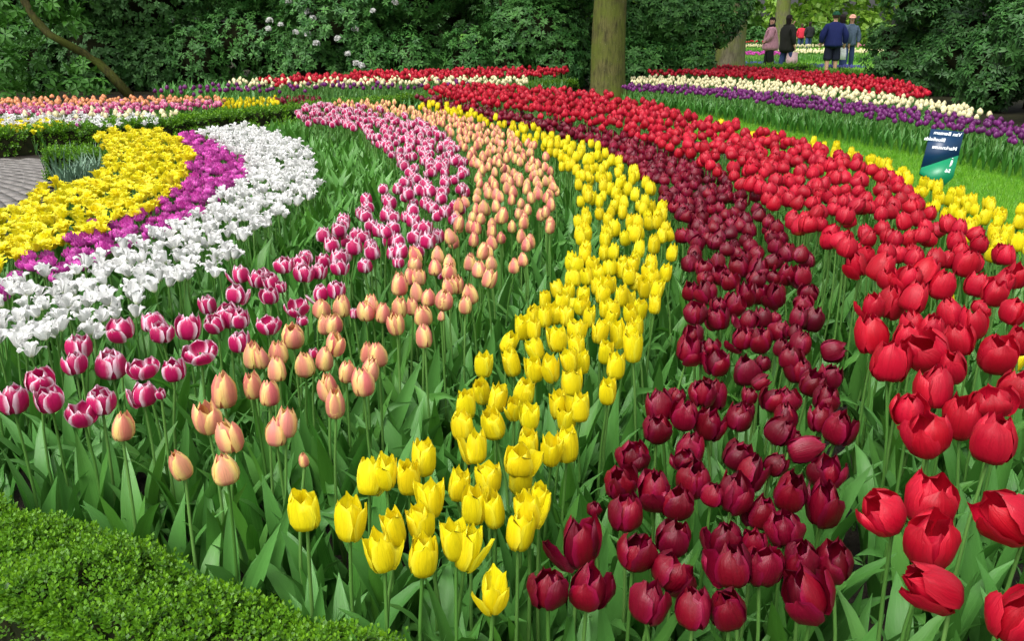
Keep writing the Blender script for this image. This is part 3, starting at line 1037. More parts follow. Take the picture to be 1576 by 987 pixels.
# ------------------------------------------------------------------ rows behind the front ranks
BAND = [
    # kind, z, spacing, scale, polygon, label, group, leaves
    ('magenta', 0.45, 0.088, 0.95, [(448, 172), (470, 185), (560, 200), (600, 230), (620, 260), (620, 290), (580, 300), (545, 320), (510, 345), (480, 375), (425, 402), (620, 402), (655, 375), (700, 330), (715, 290), (712, 240), (690, 210), (640, 185), (560, 168), (490, 160)],
     'white edged magenta tulip in the packed magenta band', 'magenta tulips far along their row'),
    ('peach', 0.46, 0.083, 0.95, [(505, 160), (600, 173), (660, 187), (700, 207), (718, 235), (738, 270), (718, 300), (698, 330), (705, 360), (655, 385), (635, 402), (805, 402), (812, 390), (850, 350), (857, 290), (842, 250), (792, 207), (720, 182), (640, 166), (560, 156)],
     'peach tulip in the packed peach band', 'peach tulips far along their row'),
    ('yellow', 0.46, 0.078, 0.98, [(640, 160), (700, 178), (780, 196), (850, 236), (890, 270), (900, 320), (885, 370), (872, 402), (1036, 402), (1040, 390), (1030, 350), (1010, 310), (980, 270), (930, 237), (850, 207), (760, 187), (690, 166)],
     'yellow tulip in the packed main yellow band', 'yellow tulips far along the main row'),
    ('burgundy', 0.44, 0.07, 0.9, [(640, 152), (700, 170), (780, 187), (860, 202), (930, 227), (985, 262), (1020, 302), (1045, 340), (1060, 380), (1065, 402), (1245, 402), (1220, 370), (1180, 335), (1150, 295), (1110, 265), (1050, 237), (960, 207), (850, 187), (760, 170), (700, 156)],
     'dark tulip in the packed burgundy band', 'burgundy tulips far along their row'),
    ('red', 0.54, 0.085, 0.88, [(655, 135), (700, 152), (800, 165), (870, 180), (960, 195), (1040, 225), (1100, 255), (1170, 295), (1220, 340), (1250, 375), (1300, 402), (1560, 402), (1520, 370), (1440, 330), (1410, 290), (1330, 250), (1250, 222), (1200, 207), (1100, 192), (1040, 175), (960, 151), (850, 140), (740, 132)],
     'red tulip in the packed big red band', 'red tulips far along the big row'),
]


def zz(pts):
    return [(p[0] / 2.598, 180 + p[1] / 2.598) for p in pts]


BAND += [
    ('white', 0.38, 0.058, 0.82, zz([(800, 70), (880, 55), (960, 40), (1050, 55), (1150, 90), (1240, 160), (1270, 260), (1240, 320), (1140, 350), (1130, 410), (1020, 430), (960, 520), (820, 620), (550, 700), (550, 770), (430, 800), (350, 870), (200, 900), (150, 960), (-60, 990), (-60, 760), (30, 665), (150, 650), (280, 630), (400, 550), (550, 495), (700, 425), (830, 380), (850, 335), (920, 300), (1000, 250), (995, 180), (900, 110)]),
     'open white tulip in the curving white band', 'white tulips of the curving band'),
    ('purpleD', 0.33, 0.06, 0.85, zz([(720, 70), (760, 70), (900, 120), (990, 180), (1000, 230), (930, 280), (820, 340), (820, 380), (700, 430), (560, 510), (400, 560), (280, 630), (60, 640), (60, 610), (130, 570), (260, 530), (340, 480), (440, 430), (540, 400), (600, 370), (680, 300), (760, 270), (760, 150), (720, 100)]),
     'ruffled purple pink tulip in the narrow band', 'purple pink double tulips'),
    ('yellowD', 0.36, 0.057, 0.85, zz([(400, 85), (440, 60), (540, 55), (640, 65), (690, 90), (755, 140), (760, 180), (740, 250), (720, 270), (650, 330), (590, 390), (470, 400), (440, 440), (340, 470), (250, 500), (110, 555), (-60, 580), (-60, 370), (40, 365), (90, 380), (120, 310), (200, 290), (270, 265), (330, 260), (400, 240), (430, 200), (430, 120)]),
     'frilly yellow tulip in the band by the path', 'yellow double tulips by the path'),
    ('yellowD', 0.36, 0.08, 0.9, zz([(-60, 600), (25, 600), (45, 640), (20, 670), (-60, 690)]),
     'frilly yellow tulip in the band by the path', 'yellow double tulips by the path'),
    ('purpleD', 0.33, 0.072, 0.9, zz([(-60, 690), (15, 680), (35, 740), (10, 770), (-60, 790)]),
     'ruffled purple pink tulip in the narrow band', 'purple pink double tulips'),
]
LIMIT = 300
indiv = dict(hero_count)
NAMES = {'magenta': 'magenta', 'peach': 'peach', 'yellow': 'yellow', 'burgundy': 'burgundy', 'red': 'red', 'white': 'white', 'purpleD': 'purple pink double', 'yellowD': 'yellow double', 'purple': 'purple', 'cream': 'cream', 'orange': 'orange', 'pink': 'pink'}
for k, z, sp, sc, pts, label, group in BAND:
    poly = poly_world(pts, z)
    P = scatter(poly, sp)
    P = P[np.argsort(np.hypot(P[:, 0], P[:, 1]))]
    room = max(0, LIMIT - indiv.get(k, 0))
    print('BAND', k, len(P), 'room', room)
    Q = P[:room]
    for b0 in range(0, len(Q), 10):
        blk = sorted(Q[b0:b0 + 10], key=lambda p: p[0] / p[1])
        third = min(2, 3 * b0 // max(1, len(Q)))
        for bi, p in enumerate(blk):
            where = ['nearest the camera', 'halfway along', 'at far end'][third]
            side = 'on the left edge' if bi == 0 else 'on the right edge' if bi == len(blk) - 1 and bi > 0 else 'inside the crowd'
            midtulip(k, p[0], p[1], z + random.gauss(0, 0.018), sc, f'{label}, {side} {where}', group, 3 if k not in ('purpleD', 'yellowD') else 2)
    indiv[k] = indiv.get(k, 0) + min(room, len(P))
    if len(P) > room:
        tulip_stuff('tulip_row', f'farthest {NAMES[k]} tulips of the long curving row, too many to count', k, P[room:], np.array([z]), 3, 'leaf', sc)

P = scatter(poly_world([(1240, 216), (1330, 243), (1420, 282), (1500, 310), (1640, 352), (1640, 410), (1540, 385), (1470, 345), (1410, 300), (1320, 256), (1240, 228)], 0.42), 0.1)
for p in P:
    midtulip('yellow', p[0], p[1], 0.42 + random.gauss(0, 0.015), 0.98, 'yellow tulip filling in the strip between red tulips and lawn', 'yellow tulips beside the lawn', 2)
print('STRIP', len(P))

# small single-mesh tulips of the beds at the back
FAR_ME = {}


def far_row(k, z, sp, sc, pts, label, group, nleaf=2, leafm='leaf', stuffname='tulip_row'):
    poly = poly_world(pts, z)
    P = scatter(poly, sp)
    P = P[np.argsort(np.hypot(P[:, 0], P[:, 1]))]
    room = max(0, LIMIT - indiv.get(k, 0))
    print('FAR', k, len(P), 'room', room)
    pts_u = (max(0, min(q[0] for q in pts)), min(1576, max(q[0] for q in pts)))
    key = (k, round(z, 2), sc, leafm)
    if key not in FAR_ME:
        FAR_ME[key] = [tmesh('tulip', plant_t(k, 70 + i, z, nleaf, sc), [MT[k], MT[leafm], MT['stem']]) for i in range(5)]
    for p in P[:room]:
        o = obj(KN[k] + '_tulip', random.choice(FAR_ME[key]))
        o.location = (p[0], p[1], 0)
        o.rotation_euler = (random.gauss(0, 0.05), random.gauss(0, 0.05), random.random() * 6.28)
        s = random.uniform(0.92, 1.08)
        o.scale = (s, s, s)
        uu = (proj((p[0], p[1], z))[0] - pts_u[0]) / (pts_u[1] - pts_u[0])
        tag(o, label + ', ' + ['left part', 'middle part', 'right part'][min(2, max(0, int(uu * 3)))], 'tulip', group)
    indiv[k] = indiv.get(k, 0) + min(room, len(P))
    if len(P) > room:
        tulip_stuff(stuffname, label.replace('tulip', 'tulips', 1) + ', seen as one mass', k, P[room:], np.array([z]), nleaf, leafm, sc)


# right-hand bed behind the lawn
far_row('purple', 0.36, 0.1, 1.0, [(960, 130), (1050, 132), (1150, 140), (1250, 150), (1350, 162), (1450, 175), (1560, 188), (1620, 200), (1620, 222), (1530, 208), (1440, 192), (1330, 176), (1220, 163), (1140, 150), (1050, 141), (960, 137)],
        'purple tulip in the front row of the bed behind the lawn', 'purple tulips behind the lawn', 4)
far_row('cream', 0.39, 0.11, 1.0, [(970, 122), (1000, 118), (1100, 121), (1200, 127), (1300, 137), (1400, 150), (1480, 163), (1520, 178), (1490, 180), (1430, 168), (1330, 155), (1200, 141), (1080, 132), (975, 128)],
        'cream tulip in the middle row of the bed behind the lawn', 'cream tulips behind the lawn', 3)
far_row('red', 0.41, 0.12, 1.0, [(1000, 106), (1030, 100), (1100, 101), (1200, 107), (1290, 114), (1370, 123), (1432, 140), (1425, 148), (1380, 146), (1300, 134), (1230, 128), (1150, 118), (1060, 113), (1000, 112)],
        'red tulip in the back row of the bed behind the lawn', 'red tulips behind the lawn', 3)
# bed in front of the shrubs, left of the big trunk
far_row('purple', 0.46, 0.19, 1.0, [(220, 138), (300, 133), (400, 131), (560, 129), (700, 127), (722, 130), (600, 135), (450, 137), (300, 143)],
        'purple tulip in the bed under the long shrub border', 'purple tulips under the shrubs', 3)
far_row('cream', 0.48, 0.12, 1.0, [(350, 125), (500, 122), (650, 120), (760, 119), (812, 121), (810, 127), (700, 128), (560, 130), (370, 131)],
        'cream tulip in the bed under the long shrub border', 'cream tulips under the shrubs', 3)
far_row('red', 0.5, 0.13, 1.0, [(400, 122), (500, 115), (650, 109), (780, 106), (868, 105), (872, 112), (800, 117), (700, 120), (560, 124), (420, 128)],
        'red tulip in the bed under the long shrub border', 'red tulips under the shrubs', 3)
# bed behind the left hedge
far_row('pink', 0.32, 0.1, 1.0, [(-60, 163), (100, 160), (200, 158), (330, 156), (345, 162), (200, 170), (100, 173), (-60, 176)],
        'pink and white tulip in the bed behind the left hedge', 'pink tulips behind the hedge', 3)
far_row('orange', 0.34, 0.11, 1.0, [(-60, 153), (100, 150), (200, 149), (330, 149), (345, 155), (200, 160), (100, 162), (-60, 165)],
        'orange tulip along the rear of the bed behind the left hedge', 'orange tulips behind the hedge', 2)
far_row('yellow', 0.27, 0.1, 1.0, [(330, 154), (425, 151), (432, 160), (340, 165)], 'yellow tulip in a small patch just behind the left hedge', 'yellow tulips behind the hedge', 2)
far_row('burgundy', 0.26, 0.1, 1.0, [(415, 152), (490, 149), (492, 156), (425, 160)], 'dark tulip in a small patch just behind the left hedge', 'dark tulips behind the hedge', 2)
far_row('cream', 0.3, 0.14, 1.15, [(30, 171), (150, 166), (275, 173), (265, 181), (150, 180), (40, 178)], 'cream double tulip scattered behind the white ones beyond the hedge', 'cream tulips behind the hedge', 2)
far_row('white', 0.28, 0.11, 0.9, [(-60, 179), (60, 174), (200, 175), (262, 181), (235, 187), (150, 192), (100, 190), (-60, 193)], 'white tulip in the strip just behind the left hedge', 'white tulips behind the hedge', 2)
far_row('yellowD', 0.25, 0.1, 0.9, [(-60, 188), (95, 187), (108, 194), (60, 202), (-60, 206)], 'yellow double tulip in the strip just behind the left hedge', 'yellow double tulips behind the hedge', 2)
far_row('purpleD', 0.25, 0.11, 0.9, [(92, 188), (130, 187), (132, 195), (96, 197)], 'purple pink double tulip in the tiny patch just behind the left hedge', 'purple double tulips behind the hedge', 2)
print('INDIV', indiv)

# ------------------------------------------------------------------ leaf masses of plants that are not in bloom
LEAF_CL = []
for i in range(8):
    g_ = np.random.default_rng(300 + i)
    a0 = g_.random() * 6.28
    LEAF_CL.append(join([LEAF_T[g_.integers(14)].tr(m44(rotz(a0 + j * 2.0 + g_.normal() * 0.3), (g_.normal() * 0.01, g_.normal() * 0.01, 0.0), np.full(3, g_.uniform(0.75, 1.2)))) for j in range(4)]))
LEAF_CLF = []
for i in range(6):
    g_ = np.random.default_rng(400 + i)
    LEAF_CLF.append(join([LEAF_F[g_.integers(4)].tr(m44(rotz(g_.random() * 6.28), (g_.normal() * 0.015, g_.normal() * 0.015, 0.0), np.full(3, g_.uniform(0.8, 1.25)))) for j in range(4)]))


def leaf_mass(name, label, pts, z, sp, mat, sc=1.0, ts=None, lean=0.12, excl=None):
    ts = ts or LEAF_CLF
    P = scatter(poly_world(pts, z), sp)
    if excl is not None:
        P = P[~in_poly(P, poly_world(excl, z))]
    pick = rng.integers(0, len(ts), len(P))
    gs = []
    for i in range(len(ts)):
        q = P[pick == i]
        if len(q):
            gs.append((ts[i], rand_rot_mats(np.column_stack([q, np.zeros(len(q))]), rng.uniform(0.85, 1.15, len(q)) * sc, lean), rng.random(len(q))))
    o = obj(name, build_mesh(name, gs, [MT[mat]]))
    tag(o, label, 'leaves', kind='stuff')
    print('LEAFMASS', len(P))


leaf_mass('tulip_foliage', 'tall green tulip leaves without flowers between white and magenta bands',
          [(400, 205), (470, 190), (560, 208), (600, 240), (615, 290), (540, 320), (470, 375), (350, 420), (220, 490), (60, 560), (-60, 600), (-60, 560), (150, 520), (280, 470), (420, 390), (450, 340), (485, 300), (490, 260), (470, 220)], 0.22, 0.062, 'leaf2', 1.05)
leaf_mass('tulip_foliage', 'dense low tulip leaves filling the ground between the front rows',
          [(-60, 600), (60, 560), (300, 480), (520, 360), (640, 300), (720, 300), (860, 300), (1040, 330), (1300, 400), (1640, 520), (1640, 1250), (700, 1250), (300, 900), (-60, 780)], 0.12, 0.075, 'leaf', 0.9, LEAF_CL, 0.22, [(1225, 560), (1290, 560), (1350, 720), (1420, 1000), (1440, 1200), (1290, 1200), (1290, 980), (1280, 800), (1255, 680)])
leaf_mass('tulip_foliage', 'dense tulip leaves under the far stretch of the curving rows',
          [(560, 175), (700, 190), (960, 215), (1100, 270), (1300, 400), (1040, 330), (860, 300), (720, 300), (640, 300), (625, 240), (600, 200)], 0.2, 0.085, 'leaf2', 0.95)
leaf_mass('tulip_foliage', 'bushy dark green tulip leaves along the bed edge behind the lawn',
          [(955, 148), (1050, 155), (1150, 164), (1250, 178), (1350, 193), (1450, 210), (1640, 238), (1640, 266), (1500, 238), (1400, 214), (1250, 192), (1110, 174), (1040, 162), (960, 153)], 0.03, 0.075, 'leaf', 0.8, None, 0.3)
leaf_mass('tulip_foliage', 'tulip leaves in front of the purple row under the shrub border',
          [(240, 141), (400, 137), (560, 135), (720, 131), (715, 138), (640, 146), (520, 153), (300, 154)], 0.2, 0.13, 'leaf', 1.25)
leaf_mass('tulip_foliage', 'tulip leaves in the bed just behind the left hedge',
          [(-60, 176), (200, 170), (330, 163), (430, 158), (440, 160), (270, 176), (100, 182), (-60, 184)], 0.05, 0.16, 'leaf', 0.62)


# ------------------------------------------------------------------ clipped box hedges
def sprig_t(seed, n=12, L=0.011):
    g = np.random.default_rng(seed)
    vs_, fs, uv = [], [], []
    for i in range(n):
        t = i / (n - 1)
        a = i * 2.4 + g.normal() * 0.2
        el = 0.35 + 0.8 * t + g.normal() * 0.15
        d = np.array([math.cos(a) * math.cos(el), math.sin(a) * math.cos(el), math.sin(el)])
        s = np.array([-math.sin(a), math.cos(a), 0])
        nrm = np.cross(s, d)
        b = np.array([0, 0, 0.004 + 0.026 * t]) + d * 0.003
        l = L * (1.15 - 0.4 * t) * g.uniform(0.8, 1.2)
        w = l * 0.36
        o = len(vs_)
        vs_ += [b, b + d * l * 0.55 + s * w + nrm * w * 0.3, b + d * l, b + d * l * 0.55 - s * w + nrm * w * 0.3]
        uv += [(0.5, t)] * 4
        fs += [(o, o + 1, o + 2, o + 3)]
    return T(vs_, fs, uv)


SPRIG = [sprig_t(i) for i in range(6)]


def hedge(label, line, width, height, sp, sc, shade_cut=0.0):
    line = [np.array(p, float) for p in line]
    root = empty('box_hedge', (line[0][0], line[0][1], 0))
    tag(root, label, 'hedge', 'clipped box hedges')
    off = np.array([line[0][0], line[0][1], 0])
    seglen = [np.linalg.norm(line[i + 1] - line[i]) for i in range(len(line) - 1)]
    tot = sum(seglen)

    def pt(s):
        for i, l in enumerate(seglen):
            if s <= l or i == len(seglen) - 1:
                d = (line[i + 1] - line[i]) / l
                return line[i] + d * s, d
            s -= l
    # twiggy core
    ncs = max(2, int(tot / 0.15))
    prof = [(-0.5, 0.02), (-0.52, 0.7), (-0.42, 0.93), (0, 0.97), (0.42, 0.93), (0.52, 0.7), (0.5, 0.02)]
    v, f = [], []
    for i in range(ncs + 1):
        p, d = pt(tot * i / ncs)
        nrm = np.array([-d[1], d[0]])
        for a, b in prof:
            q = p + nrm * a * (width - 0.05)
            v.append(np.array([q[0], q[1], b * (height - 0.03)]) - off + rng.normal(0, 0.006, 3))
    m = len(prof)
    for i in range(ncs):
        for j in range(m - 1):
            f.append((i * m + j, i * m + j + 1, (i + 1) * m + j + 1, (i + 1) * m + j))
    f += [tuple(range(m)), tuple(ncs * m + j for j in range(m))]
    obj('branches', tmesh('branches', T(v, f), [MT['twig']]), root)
    # leaf sprigs over the clipped surface
    per = width + 2 * height
    n = int(tot * per / (sp * sp))
    P, A = [], []
    for i in range(n):
        s = rng.random() * tot
        p, d = pt(s)
        nrm = np.array([-d[1], d[0], 0])
        q = rng.random() * per
        bumpy = 0.014 * math.sin(9 * s + 3 * q) + 0.01 * math.sin(23 * s - 14 * q) + rng.normal(0, 0.008 * sc)
        if q < height:
            a, b, n3 = -0.5, q, -nrm
        elif q < height + width:
            a, b, n3 = (q - height) / width - 0.5, height, np.array([0, 0, 1.0])
        else:
            a, b, n3 = 0.5, per - q, nrm
        # round the shoulders
        e = max(0, abs(a) - 0.36) / 0.14
        b2 = b - 0.035 * e * e if b > height - 0.03 else b
        base = np.array([p[0], p[1], 0]) + nrm * a * width + np.array([0, 0, b2]) + n3 * (bumpy - 0.028 * sc)
        if (b < 0.06 and rng.random() < 0.6) or (b < shade_cut * height and rng.random() < 0.93):  # low sprigs left out of the near hedge: dark core imitates its shaded face
            continue
        P.append(base - off)
        A.append(n3 * 0.9 + np.array([0, 0, 0.75]) + rng.normal(0, 0.35, 3))
    for e_, sgn in ((0, -1), (tot, 1)):      # the two ends
        p, d = pt(e_)
        nrm = np.array([-d[1], d[0], 0])
        d3 = np.array([d[0], d[1], 0]) * sgn
        for i in range(int(width * height / (sp * sp))):
            a, b = rng.random() - 0.5, rng.random() * height
            P.append(np.array([p[0], p[1], b]) + nrm * a * width + d3 * rng.normal(0, 0.01) - off)
            A.append(d3 * 0.9 + np.array([0, 0, 0.75]) + rng.normal(0, 0.35, 3))
    P, A = np.array(P), np.array(A)
    pick = rng.integers(0, 6, len(P))
    gs = []
    for i in range(6):
        idx = np.where(pick == i)[0]
        M = place(A[idx], P[idx], sc * rng.uniform(0.8, 1.25, len(idx)), rng)
        gs.append((SPRIG[i], M, rng.random(len(idx))))
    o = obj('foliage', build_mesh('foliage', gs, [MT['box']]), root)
    o['kind'] = 'stuff'
    return root


be = [at_z(u, v, 0.30)[0][:2] for u, v in [(-330, 618), (0, 740), (200, 812), (400, 884), (600, 960), (860, 1075)]]
fl = []
for i, p in enumerate(be):
    d = be[min(i + 1, len(be) - 1)] - be[max(i - 1, 0)]
    d /= np.linalg.norm(d)
    fl.append(p + np.array([d[1], -d[0]]) * 0.125)
hedge('bright green clipped box hedge in the near left corner', fl, 0.225, 0.285, 0.0108, 0.88, 0.72)  # last value drops low sprigs to put shade into the front face
he = [at_z(u, v, 0.27)[0][:2] for u, v in [(-420, 232), (-150, 211), (0, 202), (130, 194), (250, 186), (350, 175), (450, 165), (560, 156), (640, 149), (720, 142), (800, 133), (890, 124)]]
hl = []
for i, p in enumerate(he):
    d = he[min(i + 1, len(he) - 1)] - he[max(i - 1, 0)]
    d /= np.linalg.norm(d)
    hl.append(p + np.array([-d[1], d[0]]) * 0.15)
hedge('long low box hedge curving from the brick path towards the big trunk', hl, 0.3, 0.27, 0.042, 2.45)
hedge('short box hedge stub beside the brick path and silver plants', [(-4.02, 7.72), (-3.1, 7.95)], 0.26, 0.27, 0.03, 1.9)
hedge('narrow low box hedge edging the bed above the white tulips', [(-3.9, 7.9), (-2.95, 9.45), (-2.3, 10.9), (-1.9, 11.9)], 0.24, 0.24, 0.042, 2.4)
hedge('low box hedge just in front of the woman in pink', [(5.2, 24.6), (8.3, 25.2)], 0.45, 0.34, 0.07, 3.2)
hedge('low box hedge at the feet of the man in shorts', [(7.4, 22.6), (10.6, 21.0)], 0.45, 0.3, 0.07, 3.2)

# silver-leaved plants by the path
def tuft_t(seed, n=26, L=0.24, W=0.006):
    g = np.random.default_rng(seed)
    parts = []
    for i in range(n):
        parts.append(leaf_t(L * g.uniform(0.6, 1.1), W, g.uniform(0.1, 0.8), g.normal() * 0.5, seed * 31 + i, 3, 2).tr(m44(rotz(g.random() * 6.28), (g.normal() * 0.035, g.normal() * 0.035, 0))))
    return join(parts)


tuft_me = [tmesh('leaves', tuft_t(i, 34, 0.33, 0.009), [MT['silver']]) for i in range(3)]
for i, (u, v) in enumerate([(92, 268), (112, 262), (130, 270), (148, 262), (104, 286), (124, 284), (143, 282), (155, 276)]):
    c, _ = at_z(u, v + 14, 0)
    o = obj('silver_plant', random.choice(tuft_me))
    o.location = c
    o.rotation_euler.z = random.random() * 6
    tag(o, 'silver grey leafy plant between brick path and yellow tulips', 'plant', 'silver plants by the path')

# ------------------------------------------------------------------ shrubs and trees
def rosette_t(seed, n=8, L=0.11, W=0.02, droop=0.25, palm=False):
    g = np.random.default_rng(seed)
    vs_, fs, uv = [], [], []
    for i in range(n):
        a = i * (2 * math.pi / n if palm else 2.399) + g.normal() * 0.2
        el = g.uniform(-0.1, 0.75) - droop
        l = L * g.uniform(0.7, 1.15)
        w = W * g.uniform(0.8, 1.2)
        d = np.array([math.cos(a) * math.cos(el), math.sin(a) * math.cos(el), math.sin(el)])
        s = np.array([-math.sin(a), math.cos(a), 0.0])
        nr = np.cross(d, s)
        o = len(vs_)
        vs_ += [d * 0.008, d * l * 0.5 + s * w + nr * w * 0.4, d * l * 0.5, d * l * 0.5 - s * w + nr * w * 0.4, d * l + np.array([0, 0, -0.12 * l])]
        uv += [(0.5, 0), (0, 0.5), (0.5, 0.5), (1, 0.5), (0.5, 1)]
        fs += [(o, o + 2, o + 1), (o, o + 3, o + 2), (o + 1, o + 2, o + 4), (o + 2, o + 3, o + 4)]
    return T(vs_, fs, uv)


RHO = [rosette_t(i, 9, 0.13, 0.022) for i in range(5)]
SHR = [rosette_t(20 + i, 8, 0.10, 0.024, 0.1) for i in range(5)]
CHE = [rosette_t(40 + i, 6, 0.17, 0.036, 0.45, True) for i in range(4)]
BEE = [rosette_t(60 + i, 9, 0.16, 0.05, 0.1) for i in range(4)]


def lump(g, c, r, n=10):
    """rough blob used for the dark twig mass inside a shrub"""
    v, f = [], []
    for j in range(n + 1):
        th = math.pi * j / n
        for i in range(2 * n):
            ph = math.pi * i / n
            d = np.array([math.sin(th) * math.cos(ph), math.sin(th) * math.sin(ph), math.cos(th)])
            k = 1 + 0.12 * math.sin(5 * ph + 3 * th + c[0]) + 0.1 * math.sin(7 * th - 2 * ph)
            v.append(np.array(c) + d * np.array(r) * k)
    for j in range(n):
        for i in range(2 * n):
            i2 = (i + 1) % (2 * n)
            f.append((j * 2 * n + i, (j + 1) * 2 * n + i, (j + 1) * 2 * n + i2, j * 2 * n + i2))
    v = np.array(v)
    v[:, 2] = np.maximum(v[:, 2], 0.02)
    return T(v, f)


def foliage_groups(lobes, n, ts, sc, g, face=True, shell=0.3, up=0.5):
    LC = np.array([l[0] for l in lobes], float)
    LR = np.array([l[1] for l in lobes], float)
    pr = LR[:, 0] * LR[:, 2]
    pr = pr / pr.sum()
    m = n * 8
    k = g.choice(len(lobes), m, p=pr)
    d = g.normal(size=(m, 3))
    d /= np.linalg.norm(d, axis=1, keepdims=True)
    q = LC[k] + d * LR[k] * (1 - shell * g.random(m) ** 1.6 + 0.05 * g.normal(size=m))[:, None]
    ok = q[:, 2] > 0.03
    if face:
        ok &= d[:, 1] <= 0.35
    for c2, r2 in zip(LC, LR):
        ok &= (((q - c2) / r2) ** 2).sum(1) >= 0.55
    idx = np.where(ok)[0][:n]
    P = q[idx]
    A = d[idx] / LR[k[idx]] * LR[k[idx]].mean(1, keepdims=True) + np.array([0, 0, up]) + g.normal(0, 0.3, (len(idx), 3))
    pick = g.integers(0, len(ts), len(P))
    gs = []
    for i in range(len(ts)):
        idx = np.where(pick == i)[0]
        M = place(A[idx], P[idx], sc * g.uniform(0.75, 1.25, len(idx)), g)
        gs.append((ts[i], M, g.random(len(idx))))
    return gs, P


def shrub(name, label, x, y, rx, ry, h, n, ts, mat, sc=1.0, seed=0, nl=9, group='shrubs of the border', flowers=0):
    g = np.random.default_rng(seed)
    root = empty(name, (x, y, 0))
    tag(root, label, 'shrub', group)
    lobes = []
    for i in range(nl):
        a, b = g.uniform(-0.75, 0.75), g.uniform(-0.6, 0.6)
        zc = g.uniform(0.15, 0.8) * h
        r = g.uniform(0.26, 0.42) * min(rx, h * 0.6) * 1.2
        lobes.append(((a * rx, b * ry, zc), (r * 1.25, r, r * 0.85)))
    for i in range(max(3, nl // 3)):      # skirts down to the ground
        lobes.append(((g.uniform(-0.8, 0.8) * rx, g.uniform(-0.75, -0.3) * ry, h * 0.16), (rx * 0.32, ry * 0.4, h * 0.22)))
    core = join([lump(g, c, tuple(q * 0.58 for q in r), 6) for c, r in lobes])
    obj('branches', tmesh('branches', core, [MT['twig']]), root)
    for i in range(3):
        px = g.uniform(-0.3, 0.3) * rx
        obj('trunk', tmesh('trunk', tube([(px, 0, 0), (px * 1.3, 0, h * 0.3), (px * 1.8, g.normal() * 0.2, h * 0.6)], [0.05, 0.04, 0.025], 7), [MT['twig']]), root)
    gs, P = foliage_groups(lobes, n, ts, sc, g)
    o = obj('foliage', build_mesh('foliage', gs, [MT[mat]]), root)
    o['kind'] = 'stuff'
    return root, lobes


truss_t = None


def truss(seed):
    g = np.random.default_rng(seed)
    parts = []
    for i in range(12):
        d = g.normal(size=3)
        d[2] = abs(d[2]) * 0.9 + 0.1
        d /= np.linalg.norm(d)
        p = []
        for j in range(5):
            a = j * 2 * math.pi / 5
            c, s = math.cos(a), math.sin(a)
            c2, s2 = math.cos(a + 0.5), math.sin(a + 0.5)
            c1, s1 = math.cos(a - 0.5), math.sin(a - 0.5)
            p.append(T([(0, 0, 0), (0.016 * c1, 0.016 * s1, 0.018), (0.027 * c, 0.027 * s, 0.022), (0.016 * c2, 0.016 * s2, 0.018)], [(0, 1, 2, 3)], [(0.5, 0.3), (0.2, 0.7), (0.5, 1), (0.8, 0.7)]))
        parts.append(join(p).tr(m44(frame(d), d * 0.045)))
    return join(parts)


SH = [
    # x, y, rx, ry, h, n, kind, mat, scale, label
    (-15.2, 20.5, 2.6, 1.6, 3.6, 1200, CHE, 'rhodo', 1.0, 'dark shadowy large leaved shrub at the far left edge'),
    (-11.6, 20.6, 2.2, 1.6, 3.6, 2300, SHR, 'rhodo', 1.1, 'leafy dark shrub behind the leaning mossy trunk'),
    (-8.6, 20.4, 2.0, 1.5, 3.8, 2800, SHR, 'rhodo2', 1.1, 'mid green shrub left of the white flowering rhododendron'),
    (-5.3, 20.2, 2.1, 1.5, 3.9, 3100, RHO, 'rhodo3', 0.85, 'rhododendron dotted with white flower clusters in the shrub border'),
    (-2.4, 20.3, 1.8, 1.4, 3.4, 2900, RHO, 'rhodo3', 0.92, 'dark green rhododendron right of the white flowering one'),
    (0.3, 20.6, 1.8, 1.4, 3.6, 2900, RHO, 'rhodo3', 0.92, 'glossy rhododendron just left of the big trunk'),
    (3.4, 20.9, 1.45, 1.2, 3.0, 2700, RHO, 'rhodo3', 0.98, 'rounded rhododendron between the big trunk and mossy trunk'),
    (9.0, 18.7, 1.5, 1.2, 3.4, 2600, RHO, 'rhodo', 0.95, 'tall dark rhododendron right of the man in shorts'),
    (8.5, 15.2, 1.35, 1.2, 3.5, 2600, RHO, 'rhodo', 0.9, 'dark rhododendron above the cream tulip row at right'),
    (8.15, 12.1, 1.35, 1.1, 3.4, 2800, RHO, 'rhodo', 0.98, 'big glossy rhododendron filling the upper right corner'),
    (-14.0, 24.5, 3.0, 1.5, 5.0, 560, BEE, 'rhodo', 1.6, 'dark tall shrub far behind the left border shrubs'),
    (-8.5, 24.5, 3.0, 1.5, 5.0, 560, BEE, 'rhodo', 1.6, 'dark tall shrub behind the mid green border shrub'),
    (-3.2, 24.5, 3.0, 1.5, 5.0, 560, BEE, 'rhodo', 1.6, 'dark tall shrub behind the white flowering rhododendron'),
    (1.4, 24.5, 2.6, 1.5, 5.0, 560, BEE, 'rhodo', 1.6, 'dark tall shrub behind the big straight trunk'),
]
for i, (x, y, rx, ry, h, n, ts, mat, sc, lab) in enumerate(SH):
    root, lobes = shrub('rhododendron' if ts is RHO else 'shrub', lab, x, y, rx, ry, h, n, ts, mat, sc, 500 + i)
    if 'white flower' in lab:
        tm = [tmesh('flower_cluster', truss(s), [MT['white']]) for s in range(3)]
        for (u, v) in [(415, 32), (432, 38), (470, 4), (474, 18), (481, 28), (445, 2), (455, 50), (474, 53), (487, 67), (547, 45), (574, 17), (608, 5), (536, 83), (548, 98), (556, 101), (413, 45), (520, 60), (500, 12)]:
            c = at_d(u, v, 17.75 + 0.3 * random.random())
            fc = obj('flower_cluster', random.choice(tm), root)
            fc.location = Vector(c) - root.location
            fc.rotation_euler = (0.7, 0, random.random() * 6)
            s = random.uniform(0.7, 1.25)
            fc.scale = (s, s, s)


